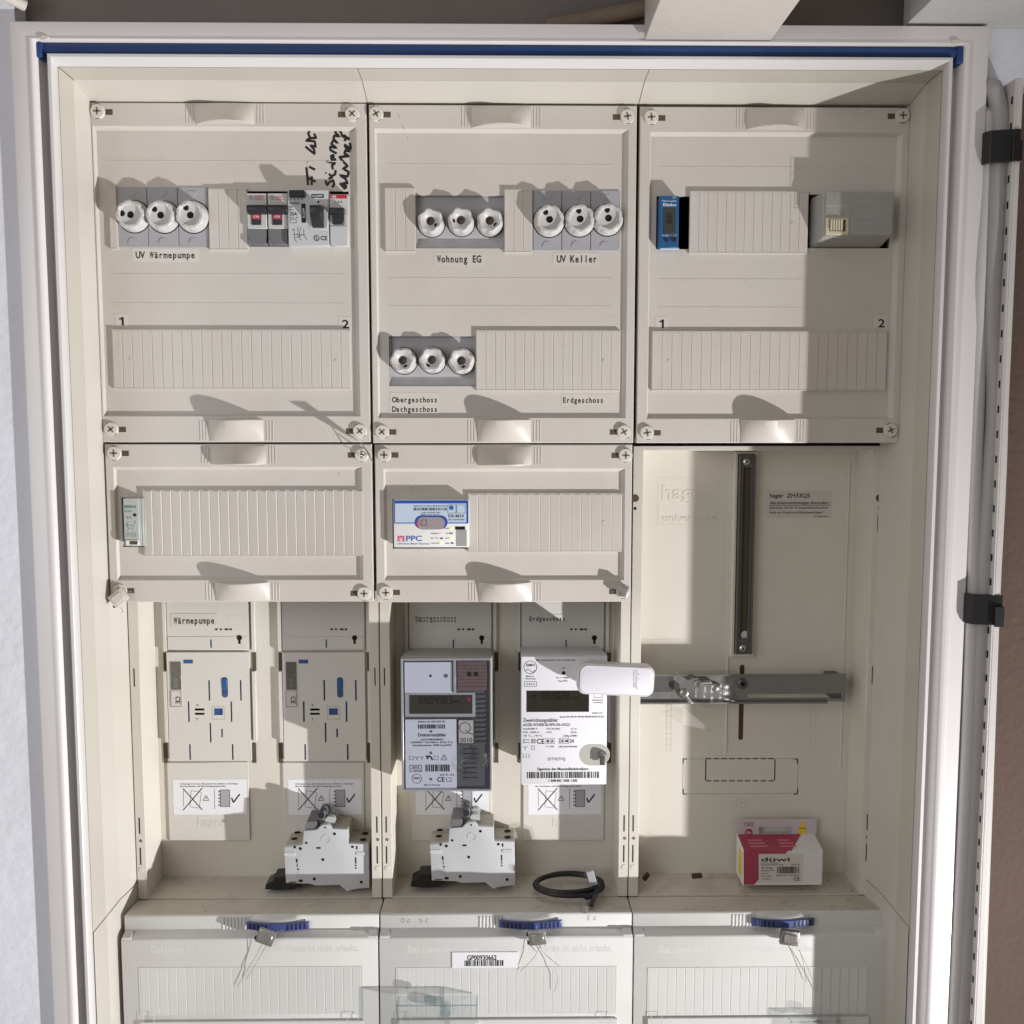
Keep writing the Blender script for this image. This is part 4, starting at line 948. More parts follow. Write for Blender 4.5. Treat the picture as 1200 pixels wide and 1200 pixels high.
strokes([[(545.5, 855.5), (550, 859.5), (554.5, 860.3)]], YM1+1.1, 0.45, 'ink_grey', qs, 'letter_tail')
for i in range(11): box('grille_rib', 'meter_dark', e1, 559, 814.5+i*5.5, 570, 816.6+i*5.5, YM1+1.0, YI, 0.2)
for i in range(7): box('grille_rib', 'meter_dark', e1, 545, 878+i*5.6, 560, 880.5+i*5.6, YM1+1.4, YI, 0.2)
# clear front cover: pane, rim and hooks
cv = MB().prism(rrect(x0+0.6, x1-0.6, z0+0.6, z1-0.6, 2.5), YM1-1.8, YM1-0.6).build('clear_cover', 'clear_meter', e1, 0.3)
rm = MB(); rm.plate(x0+0.3, x1-0.3, z0+0.3, z1-0.3, YM1-0.5, YM1+4.8, ((x0+2.2, x1-2.4, z0+2.2, z1-2.4),)); rm.build('cover_rim', 'edge_blue', cv, 0.4, 1, 40)
box('cover_rib', 'edge_blue', cv, 531, 773, 534.5, 812, YM1-0.3, YM1+2.4, 0.4)
pts = [(at(552, 880, YM1-2.4)[0]+11*math.cos(R(a)), at(552, 898, YM1)[1]+9*math.sin(R(a))) for a in range(70, 300, 15)]
MB().tube([(a, YM1-2.2, b) for a, b in pts], 0.8, 8).build('seal_ring', 'clear', cv, 0, 1, 60)
x, z = at(569, 891, YM1-3)
sb = MB(); sb.box(x-3.4, x+3.4, YM1-5.5, YM1-1.9, z-7, z+7); sb.rot(x, z, -14); sb.build('seal', 'clear', e1, 1.2, 2, 40)
MB().tube([(x-2, YM1-4, z-5), (x+1, YM1-5, z), (x-1, YM1-4.6, z+6)], 0.5, 6).build('seal_wire', 'zinc', e1)

YM2 = 4.0
e2 = thing('electricity_meter', 'new plain white electricity meter partly behind the white reader', 'electricity meter', (at(660, 920, YM2)[0], 66, at(660, 920, YM2)[1]), 'electricity meters')
x0, x1, z0, z1 = rc(610.5, 769, 711.5, 920, YM2)
A = [(x0+1.2, 69.8, z0+1), (x1-1.2, 69.8, z0+1), (x1-1.2, 69.8, z1-6), (x0+1.2, 69.8, z1-6)]; B = [(x0, YM2+3, z0), (x1, YM2+3, z0), (x1, YM2+3, z1), (x0, YM2+3, z1)]
loft(A, B).build('housing', 'meter_white', e2, 0.7, 2, 40)
MB().prism(rrect(x0+0.3, x1-0.3, z0+0.3, z1-0.3, 1.5), YM2, YM2+2.9).build('front', 'meter_white', e2, 0.5, 2, 40)
Y = YM2
x, z = at(621.5, 782, Y); MB().lathe(x, z, [(6.2, Y+0.05, 0), (6.2, Y-0.15, 0), (5.7, Y-0.15, 0), (5.7, Y+0.05, 0)], 32).build('logo_ring', 'ink_grey', e2); text('EMH', 617, 777.8, 626.5, 780.8, Y, 'ink', e2)
strokes([[(616, 786), (618.5, 784), (621.5, 786), (624.5, 788), (627, 785.5)]], Y, 0.3, 'ink_grey', e2, 'logo_wave')
text('Made in', 616.5, 791.5, 626, 793.2, Y, 'ink_grey', e2); text('Germany', 615.5, 794.3, 628, 796, Y, 'ink_grey', e2)
outline(614.5, 798.5, 629, 804.5, Y, 0.35, 'ink_grey', e2); text('2 0 2 4', 617, 800.4, 626.5, 802.8, Y, 'ink_grey', e2)
text('EMH metering GmbH & Co. KG, Neu-Galliner Ring', 628, 772.5, 674, 774.2, Y, 'ink', e2)
x, z = at(660.5, 788.5, Y); MB().cyl(x, z, 1.7, Y-0.2, Y+0.1, 18).build('sensor_dot', 'dark', e2); text('IR', 659, 781.8, 662.2, 783.5, Y, 'ink_grey', e2)
text('RL = 10000', 652, 793.2, 667, 795, Y, 'ink_grey', e2); text('Imp./kWh', 654, 797, 665, 798.8, Y, 'ink_grey', e2)
d2 = box('display', 'lcd_green', e2, 617, 809.3, 690.3, 834.3, Y-0.2, Y+0.2, 0)
seg_digits('002028', 634, 811, 668, 820, Y-0.2, 'lcd_ink', d2); text('kWh', 670, 817, 677.5, 820, Y-0.2, 'lcd_ink', d2); text('1.8.0', 621, 814.5, 629, 817.5, Y-0.2, 'lcd_ink', d2)
outline(696, 812, 706, 817.5, Y, 0.3, 'ink_grey', e2)
for s, a, b, yy, h, m in (('Netzbetreiber', 694, 707, 819.5, 1.5, 'ink_grey'), ('Vorrichtung', 695, 706, 822.3, 1.5, 'ink_grey'), ('DE-BM 17 FU', 694, 706, 834.8, 1.5, 'ink'), ('Server-ID: 0A-01-45-4D-48-00-00-E6-1F-A3', 656, 707.5, 838.8, 2.0, 'ink'),
                         ('Zweirichtungszähler', 613, 654, 841.5, 4.4, 'ink_grey'), ('eHZB-W24E8-0LHP0-D6-A5Q1', 613, 668, 847.5, 3.2, 'ink_grey'), ('3x230/400 V', 613, 630, 853, 2, 'ink_grey'), ('Cl. A', 669, 676, 853, 2, 'ink_grey'), ('OVC III (4kV)', 640.5, 656.5, 853, 2, 'ink_grey'),
                         ('0,25 - 5(60) A', 613, 632, 857, 2, 'ink_grey'), ('UC1', 640.5, 646.5, 857, 2, 'ink_grey'), ('50 Hz', 669, 676, 857, 2, 'ink_grey'), ('-40 °C ... +70 °C', 613, 635.5, 861.2, 2, 'ink_grey'), ('Gültig. 5/4000', 660, 676, 861.2, 2, 'ink_grey'),
                         ('TT 2023', 639.5, 649.5, 874, 1.6, 'ink_grey'), ('DE-23-M-PTB-0064', 655, 676.5, 874, 1.8, 'ink'), ('D1T+E1T+Q', 642, 662.5, 887.5, 3.6, 'ink_grey'), ('Eigentum des Messstellenbetreibers', 630, 689.5, 899.3, 3.2, 'ink'),
                         ('1 EMH00 1008 1300', 643, 676.5, 913.2, 3, 'ink')): text(s, a, yy, b, yy+h, Y, m, e2)
barcode(617.5, 904.5, 702, 911.8, Y, 'ink', e2, 66)
text('CE', 629, 865.5, 638, 871.5, Y, 'ink', e2); text('M 24', 641, 866.3, 648.5, 870.3, Y, 'ink', e2); outline(639.5, 865, 649.8, 871.6, Y, 0.3, 'ink_grey', e2); text('DE-M', 656, 866.3, 665.5, 870, Y, 'ink', e2); text('24', 667.5, 866, 672.5, 870.3, Y, 'ink', e2); outline(655, 865, 666.5, 871.6, Y, 0.3, 'ink_grey', e2)
outline(622.5, 866, 627.5, 871, Y, 0.5, 'ink_grey', e2, 'symbol'); outline(623.8, 867.3, 626.2, 869.7, Y, 0.35, 'ink_grey', e2, 'symbol')
strokes([[(613, 867), (620.5, 867)], [(613, 870), (620.5, 870)], [(614, 865.8), (614, 871.2)]], Y, 0.3, 'ink_grey', e2, 'symbol')
strokes([[(613, 874.3), (615.5, 876.3), (618, 874.3)], [(615.5, 876.3), (615.5, 879)]], Y, 0.3, 'ink_grey', e2, 'symbol'); outline(622.5, 874, 626.5, 878.5, Y, 0.3, 'ink_grey', e2, 'symbol')
for i in range(3): strokes([[(613.2+i*3.4, 883), (613.2+i*3.4, 887.5)], [(612.4+i*3.4, 887.5), (614.2+i*3.4, 887.5)]], Y, 0.25, 'ink_grey', e2, 'symbol')
x0_, x1_, z0_, z1_ = rc(679, 872, 711, 897, Y)
MB().prism(rrect(x0_, x1_+3, z0_, z1_, (z1_-z0_)/2-0.1, 8), Y-0.12, Y+0.1).build('seal_pocket', 'meter_body', e2)
x, z = at(706, 886.5, Y-3); MB().lathe(x, z+1, [(4.0, Y-0.2, 0), (4.2, Y-3, 0), (3.2, Y-5.2, 0), (1.5, Y-5.6, 0)], 22).build('seal_knob', 'steel', e2, 0, 1, 40)
MB().box(x-2.6, x+2.6, Y-6.2, Y-3.5, z-7.5, z+1).build('seal_flag', 'steel_dark', e2, 0.8, 2, 40)

# ---- white optical reader in front of the new meter
rd = thing('optical_reader', 'white rounded reader box tilted across the new meter', 'reader', (at(722, 815, -20)[0], 4, at(722, 815, 4)[1]))
x0, x1, z0, z1 = rc(676.5, 779, 767, 815.5, -20)
cxr, czr = (x0+x1)/2, (z0+z1)/2
mb = MB().prism(rrect(x0, x1, z0, z1, 8, 8), -20, -8); mb.rot(cxr, czr, -2.8); mb.build('body', 'reader_side', rd, 1.6, 3, 40)
mb = MB().prism(rrect(x0+1.8, x1-0.9, z0+1.2, z1-1.2, 7.3, 8), -20.25, -19.4); mb.rot(cxr, czr, -2.8); mb.build('seam', 'device_grey', rd)
mb = MB().prism(rrect(x0+2.2, x1-1.2, z0+1.6, z1-1.6, 7, 8), -20.8, -19.6); mb.rot(cxr, czr, -2.8); mb.build('front', 'reader_white', rd, 0.6, 2, 40)
mb = MB(); q = rrect(x0+4, x0+13, z0+8, z1-6, 3.5, 6)
mb.tube([(a, -20.75, b) for a, b in ((x0+10, z1-7), (x0+6, z1-9), (x0+4.6, czr+4), (x0+4.6, czr-4), (x0+6, z0+9), (x0+10, z0+7.5))], 0.22, 6); mb.rot(cxr, czr, -2.8); mb.build('moulded_outline', 'reader_side', rd)
text_mm('tibber', x1-25, x1-7, czr-2, czr+3.5, -20.8, 'reader_side', rd, 'embossed_lettering', deep=0.35, rot=-90)
MB().cyl(x0+14, czr, 13, -8.2, 3.8, 30).build('optical_foot', 'reader_side', rd, 0.4, 1, 40)

# ================================================================== steel rails, bag and screws in the right field
rl = thing('steel_rail', 'vertical dark steel rail with a long slot in the right field', 'rail', (at(873, 768, 62)[0], YB, at(873, 768, 62)[1]), 'steel mounting rails')
x0, x1, z0, z1 = rc(863.5, 532, 883.5, 767, 66); sx0, sx1, sz0, sz1 = rc(869.5, 548, 878, 748, 66)
MB().plate(x0-3, x1+3, z0-3, z1+2, 69, YB-0.1, ((x0, x1, z0, z1),)).build('rail_seat', 'tray', t3, 0.4)
MB().plate(x0+0.4, x1-0.4, z0+0.4, z1-0.4, 66, 68.5, ((sx0, sx1, sz0, sz1),)).build('web', 'steel_dark', rl, 0.3)
for a, b in ((x0+0.4, x0+1.9), (x1-1.9, x1-0.4)): MB().box(a, b, 63.5, 66, z0+0.4, z1-0.4).build('side_lip', 'steel_dark', rl, 0.3)
MB().box(x0+1, x1-1, 70, 73, sz0-2, sz1+2).build('slot_backing', 'slot_brown', rl)
x, z = at(874, 745, 66); MB().cyl(x, z, 4.2, 68.6, 69.5, 20).build('slot_end', 'tray', rl)
for px, py in ((875, 541), (870.5, 760)):
    x, z = at(px, py, 64); s_ = MB().lathe(x, z, [(3.3, 66, 0), (3.3, 64.4, 0), (2.2, 63.4, 0), (0.8, 63.2, 0)], 20).build('screw', 'zinc', rl, 0, 1, 40)
    q = MB(); q.box(x-1.8, x+1.8, 63.0, 63.5, z-0.35, z+0.35); q.box(x-0.35, x+0.35, 63.0, 63.5, z-1.8, z+1.8); q.rot(x, z, 30); q.build('cross_slot', 'dark', s_)
rh = thing('steel_rail', 'horizontal grey steel rail with a slot, crossing the right field', 'rail', (at(870, 824, 50)[0], YB, at(870, 824, 50)[1]), 'steel mounting rails')
x0, x1, z0, z1 = rc(738, 790.5, 991, 822.5, 50)
h_ = z1-z0
sA = rc(876, 813, 986, 818.5, 50); sB = rc(752, 812, 800, 813.5, 50)
MB().plate(x0+1, x1, z0, z1, 50, 52.5, ((sA[0], sA[1], sA[2], sA[3]),)).build('web', 'steel', rh, 0.25)
MB().prism([(50, z1), (46.5, z1+1.2), (46.5, z1-0.6), (50, z1-1.6)], x0+1, x1-18, 'x').build('top_lip', 'steel', rh, 0.2)
MB().prism([(50, z0), (46.5, z0-1.2), (46.5, z0+0.6), (50, z0+1.6)], x0+1, x1-18, 'x').build('bottom_lip', 'steel', rh, 0.2)
MB().box(x1-14, x1-2, 52.6, YB-0.1, z0+3, z1-3).build('stand_off', 'steel_dark', rh)
x, z = at(870, 801, 50); s_ = MB().lathe(x, z, [(5.2, 50.5, 0), (5.2, 48.6, 0), (4.0, 47.6, 0), (2.4, 47.4, 0), (2.2, 48.4, 0)], 24).build('screw', 'steel_dark', rh, 0, 1, 40)
MB().cyl(x, z, 2.1, 48.2, 48.6, 12).build('screw_hole', 'dark', s_)
# clear bag folded over the rail
bg_ = thing('plastic_bag', 'crumpled clear plastic bag of screws taped on the horizontal rail', 'bag', (at(830, 826, 40)[0], 50, at(830, 826, 40)[1]))
x0, x1, z0, z1 = rc(794, 788, 864, 827, 40); nx, nz = 26, 18
rnd = random.Random(3)
ph = [(rnd.uniform(0.1, 0.9), rnd.uniform(0.1, 0.9), rnd.uniform(-1, 1), rnd.uniform(2, 5), rnd.uniform(0, 6)) for _ in range(9)]
def bagy(u, v):
    e = min(u, 1-u, v, 1-v)*4; e = min(1, max(0, e))
    y = 46-9*e**0.6
    for cu, cv_, am, fr, p0 in ph: y += am*0.75*math.sin(fr*((u-cu)*math.cos(p0)+(v-cv_)*math.sin(p0))*3)
    return y
vs = []; fs = []
for j in range(nz+1):
    for i in range(nx+1):
        u, v = i/nx, j/nz
        xx = x0+(x1-x0)*u+2.2*math.sin(v*7+1)*(1 if u < 0.1 or u > 0.9 else 0.2); zz = z0+(z1-z0)*v+(2.5*math.sin(u*9)-1.0 if v < 0.12 else 0)
        vs.append((xx, bagy(u, v), zz))
for j in range(nz):
    for i in range(nx):
        k = j*(nx+1)+i; fs.append((k, k+1, k+nx+2, k+nx+1))
n0 = len(vs); vs += [(a, min(49.6, b+2.6+abs(2*math.sin(a*0.4))), c) for a, b, c in vs]; fs += [tuple(q+n0 for q in f[::-1]) for f in fs[:]]
MB().add(vs, fs).build('pouch', 'clear_bag', bg_, 0, 1, 60)
vs = []; fs = []; n = 10
A_ = [at(770, 893-(-0), 56), None]
pA = [at(772, 832, 50), at(800, 848, 52), at(838, 861, 56), at(800, 838, 50)]
mb = MB(); mb.add([(pA[0][0], 46, pA[0][1]), (pA[1][0], 50, pA[1][1]), (pA[2][0], 66, pA[2][1]), (pA[3][0], 49, pA[3][1]+8),
                   (pA[0][0], 46.4, pA[0][1]), (pA[1][0], 50.4, pA[1][1]), (pA[2][0], 66.4, pA[2][1]), (pA[3][0], 49.4, pA[3][1]+8)], [(0, 1, 3), (1, 2, 3), (4, 7, 5), (5, 7, 6), (0, 4, 5, 1), (1, 5, 6, 2), (2, 6, 7, 3), (3, 7, 4, 0)])
mb.build('loose_flap', 'clear_thin', bg_)
box('tape', 'steel_dark', bg_, 764, 791, 789, 811, 49.2, 49.8, 0.1)
for (px, py, r, an), lab in zip(((802, 812, 4.2, 15), (818, 801, 3.6, 75), (838, 806, 3.8, 50)), ('screw at the lower left inside the clear bag', 'topmost screw inside the clear bag', 'screw nearest the right end inside the clear bag')):
    x, z = at(px, py, 42); t = thing('bag_screw', lab, 'screw', (x, 46, z), 'screws in the clear bag')
    MB().lathe(x, z, [(r, 44, 0), (r, 41.5, 0), (r*0.7, 40.6, 0), (r*0.55, 40.6, 0), (r*0.5, 42.5, 0)], 24).build('head', 'zinc', t, 0, 1, 40)
    c, s_ = math.cos(R(an-70)), math.sin(R(an-70)); mb = MB()
    mb.tube([(x, 43, z), (x+13*c, 44, z+13*s_)], 1.7, 12)
    for k in range(5): q = 4+k*2; mb.tube([(x+q*c, 43.4, z+q*s_), (x+(q+0.8)*c, 43.5, z+(q+0.8)*s_)], 2.2, 12)
    mb.build('shank', 'zinc', t, 0, 1, 40)

# ================================================================== loose breakers, cable, carton on the floor of the recess
def loose_breaker(label, dx, dy):
    P = lambda a, b: at(300+a/7.5+dx, 920+b/7.5+dy, 38)
    t = thing('loose_breaker', label, 'circuit breaker', (P(620, 920)[0], 55, P(620, 920)[1]), 'loose breakers on the recess floor')
    prof = [(245, 548), (410, 528), (418, 405), (535, 395), (560, 368), (590, 350), (630, 348), (655, 362), (672, 386), (805, 390), (812, 515), (990, 520), (996, 905), (900, 912), (830, 925), (765, 908), (735, 880), (520, 885), (480, 870), (262, 862)]
    pts = [P(*q) for q in prof]
    MB().prism(pts, 38, 43).build('side_plate', 'breaker_white', t, 0.7, 2, 30)
    MB().prism([(a, b-0.3) for a, b in pts], 43.3, 72).build('housing', 'breaker_beige', t, 0.7, 2, 30)  # darker beige holds dust and the shade of the upward faces
    def pl(nm, poly, m, y0, y1): return MB().prism([P(*q) for q in poly], y0, y1).build(nm, m, t, 0.3)
    # seam between the two poles and the darker face
    pl('front_face', [(425, 400), (535, 392), (530, 330), (440, 330)], 'breaker_dark', 40, 70)
    tg = pl('toggle', [(532, 395), (527, 305), (550, 268), (585, 262), (600, 290), (590, 352), (560, 370)], 'breaker_dark', 45, 52)
    pl('toggle', [(538, 380), (533, 300), (556, 258), (592, 256), (606, 284), (600, 350)], 'breaker_dark', 58, 66)
    MB().tube([(P(562, 290)[0], 44, P(562, 290)[1]), (P(562, 290)[0], 67, P(562, 290)[1])], 3.2, 14).build('toggle_grip', 'toggle', tg, 0, 1, 40)
    for y0 in (45, 60): MB().tube([(P(640, 345)[0], y0, P(640, 345)[1]), (P(640, 345)[0], y0+7, P(640, 345)[1])], 5.0, 20).build('toggle_hub', 'relay_grey', t, 0, 1, 40)
    for y0 in (43, 58):
        for a in (320, 930):
            x, z = P(a, 520); zz = z+(1.2 if a < 600 else 0.4)
            mb = MB(); m_ = 16
            mb.add([(x+3.2*math.cos(2*math.pi*k/m_), y0+5+3.2*math.sin(2*math.pi*k/m_), zz+q) for q in (0, 0.25) for k in range(m_)], [tuple(range(m_)), tuple(range(2*m_-1, m_-1, -1))]+[(k, (k+1) % m_, m_+(k+1) % m_, m_+k) for k in range(m_)])
            mb.build('terminal_hole', 'dark', t)
    dk = lambda a, b, r, nm='side_hole', m='dark': MB().cyl(*P(a, b), r, 37.75, 38.3, 12).build(nm, m, t)
    for a, b, r in ((690, 428, 1.4), (442, 508, 1.2), (390, 558, 1.5), (848, 542, 1.3), (588, 655, 1.4), (512, 825, 1.5), (925, 852, 1.5), (370, 740, 0.9), (878, 730, 0.8), (878, 706, 0.8), (608, 372, 0.9), (340, 545, 1.3)): dk(a, b, r)
    for a0, b0, a1, b1 in ((532, 545, 568, 560), (352, 648, 366, 680), (360, 690, 366, 720), (872, 635, 882, 690), (880, 535, 892, 565), (375, 830, 410, 852), (290, 850, 355, 858)):
        p0, p1 = P(a0, b1), P(a1, b0); MB().box(p0[0], p1[0], 37.78, 38.3, p0[1], p1[1]).build('side_slot', 'gap', t)
    for a, b, c, d in ((247, 590, 352, 628), (878, 585, 972, 618)):
        p0, p1 = P(a, d), P(c, b); MB().prism(rrect(p0[0], p1[0], p0[1], p1[1], 1.8), 37.3, 38.2).build('side_pad', 'breaker_white', t, 0.3)
    x, z = P(615, 475); MB().lathe(x, z, [(4.4, 38.1, 0), (4.4, 37.6, 0), (3.9, 37.6, 0), (3.8, 38.1, 0)], 24).build('moulded_ring', 'breaker_white', t)
    x, z = P(378, 785); MB().lathe(x, z, [(2.4, 38.1, 0), (2.4, 37.6, 0), (1.9, 37.6, 0), (1.8, 38.1, 0)], 20).build('moulded_ring', 'breaker_white', t)
    pl('clip', [(75, 925), (80, 885), (145, 850), (148, 820), (245, 815), (250, 862), (330, 872), (400, 875), (330, 925), (180, 932)], 'black_plastic', 40, 60)
    pl('rail_foot', [(770, 905), (790, 880), (830, 925), (800, 932)], 'breaker_white', 37.6, 60)
    # raised pole behind the first one
    return t
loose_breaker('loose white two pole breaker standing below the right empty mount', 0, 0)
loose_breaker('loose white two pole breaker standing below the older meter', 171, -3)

ct = thing('fuse_carton', 'opened red and white fuse carton with a hang tab in the right recess', 'carton', (at(915, 1037, 38)[0], 55, at(915, 1037, 38)[1]))
x0, x1, z0, z1 = rc(871, 997, 964, 1037.5, 38)
MB().box(x0, x1, 38, 68, z0, z1).build('box_body', 'card_white', ct, 0.5)
q = lambda a, b, Y=37.9: at(a, b, Y)
MB().prism([q(871.5, 997.3), q(923.5, 997.3), q(920, 1000.5), q(889, 1000.5), q(889, 1031), q(883.5, 1036.8), q(871.5, 1036.8)], 37.8, 38.1).build('red_print', 'crimson', ct)
# sloping roof of the carton
zt = z1; 
MB().prism([(38.0, zt), (66, zt+5), (68, zt+5), (68, zt), ], x0, x1, 'x').build('carton_top', 'card_white', ct, 0.3)
A = [(x0+0.3, 37.85, zt+0.1), (x1-31, 37.85, zt+0.1), (x1-14, 65.6, zt+5.15), (x0+0.3, 65.6, zt+5.15)]; B = [(a, b-0.1, c+0.2) for a, b, c in A]
loft(A, B).build('red_top', 'crimson', ct)
for a, b in ((x0+8, 18), (x0+38, 16)):
    mb = MB()
    for k in range(3):
        yy = 44+k*5; zz = zt+(yy-38)/28*5+0.3; mb.box(a, a+b-k*2, yy, yy+2.2, zz-0.2, zz+0.15+0.4)
    mb.build('top_print', 'pale_red', ct)
tabx = rc(865, 960, 957, 984, 66)
hx0, hx1, hz0, hz1 = rc(889.5, 969, 928, 977, 66)
MB().plate(tabx[0], tabx[1], z1-2, tabx[3], 66.5, 67.3, ((hx0, hx1, hz0, hz1),)).build('hang_tab', 'pink_card', ct)
text('D02', 872.5, 963.5, 883, 968, 66.5, 'crimson', ct)
x, z = at(877.5, 975.5, 66.5); MB().cyl(x, z, 3.9, 66.3, 66.6, 22).build('red_dot', 'crimson', ct); text('10x', 874.5, 974, 880.5, 977, 66.3, 'card_white', ct)
f0, f1, g0, g1 = rc(936, 963, 944.5, 981, 66.3)
MB().prism([(f0, g0), (f1, g0), (f1, g0+9), (f1-1.2, g0+11), (f1-1.6, g1), (f0+1.6, g1), (f0+1.2, g0+11), (f0, g0+9)], 66.2, 66.6).build('fuse_picture', 'yellow', ct)
for yy in (970.3, 978.8): box('picture_line', 'ink', ct, 936, yy, 944.5, yy+0.7, 66.05, 66.3, 0)
MB().box(x0-0.15, x0+0.02, 44, 56, z0+6, z1-4).build('yellow_strip', 'yellow', ct)
lb = box('price_label', 'sticker', ct, 889.5, 1000.7, 940.5, 1034, 37.6, 37.85, 0)
text('düwi', 892, 1004.5, 925.5, 1009.3, 37.6, 'ink', lb)
for s, a, b, yy, h in (('Elektro-Zubehör', 892, 914, 1010.5, 1.2), ('Neozed-Sicherung', 892, 918, 1012.3, 1.8), ('25 Amp.', 892, 906, 1015.5, 2.4), ('gL/gG D02', 892, 907, 1019, 1.6), ('Art.-Nr.', 892, 900, 1022.6, 1.5), ('Nr. 10254', 892, 905, 1025.6, 1.6), ('10 Stück', 893, 903.5, 1029, 1.6), ('4006483 1063084', 909, 936, 1024.8, 1.5), ('D02/E18', 927, 937.5, 1012.3, 1.6)): text(s, a, yy, b, yy+h, 37.6, 'ink_grey', lb)
barcode(910.5, 1015.5, 937, 1023.5, 37.6, 'ink', lb, 30); text('CE', 930, 1027.5, 937, 1031.8, 37.6, 'ink', lb)

cc = thing('network_cable', 'coiled black network cable with clear plugs on the recess floor', 'cable', (50, 35, -465.3))
path = []; xc = at(668, 1036, 36)[0]
for i in range(0, 55):
    a = R(i*360/28+20); k = i/55
    rx = 34-2.5*k+1.2*math.sin(i*0.7); ry = 21-3*k
    path.append((xc+rx*math.cos(a), 37+ry*math.sin(a)+2*k, -461.8+3.0*(0.5+0.5*math.sin(a*0.5+1))+4.0*k+(3.5*math.sin(a) if math.sin(a) > 0 else 0)))
path += [(xc+24, 20, -457.5), (xc+20, 10, -460.5), (xc+18, 4, -462)]
MB().tube(path, 2.3, 12).build('cord', 'cable_black', cc, 0, 1, 60)
x, z = at(690, 1056, 2)
MB().box(x-8, x-1, -5, 9, -465.6, -459).build('plug', 'clear', cc, 0.5); MB().box(x-7.3, x-2, -3, 8, -464.8, -460).build('plug_core', 'zinc', cc, 0.4)
x, z = at(694, 1030, 30)
mb = MB().box(x-6, x+5, 26, 33, z-9, z+12); mb.rot(x, z, 16); mb.build('plug', 'clear', cc, 0.8); mb = MB().box(x-4, x+3.4, 28, 31.5, z-7, z+9); mb.rot(x, z, 16); mb.build('plug_core', 'device_grey2', cc, 0.6)
MB().tube([(x+4, 24, z-8), (x+2, 20, z-11), (x-6, 16, z-12), (x-10, 17, z-10)], 2.6, 10).build('boot', 'lock_dark', cc, 0, 1, 50)

for (px, py, s, an, lab) in ((816.5, 1026, 5.2, 5, 'dark brown crumb on the right recess floor'), (757, 1027, 4.2, 55, 'pale brown crumb beside the flange of the right recess')):
    x, z = at(px, py, 50); mb = MB().box(x-s, x+s, 47, 52, z-2.2, z+2.2); mb.rot(x, z, an)
    tag(mb.build('debris', 'dirt', None, 1.2, 2, 50), lab, 'debris', 'crumbs on the recess floor')

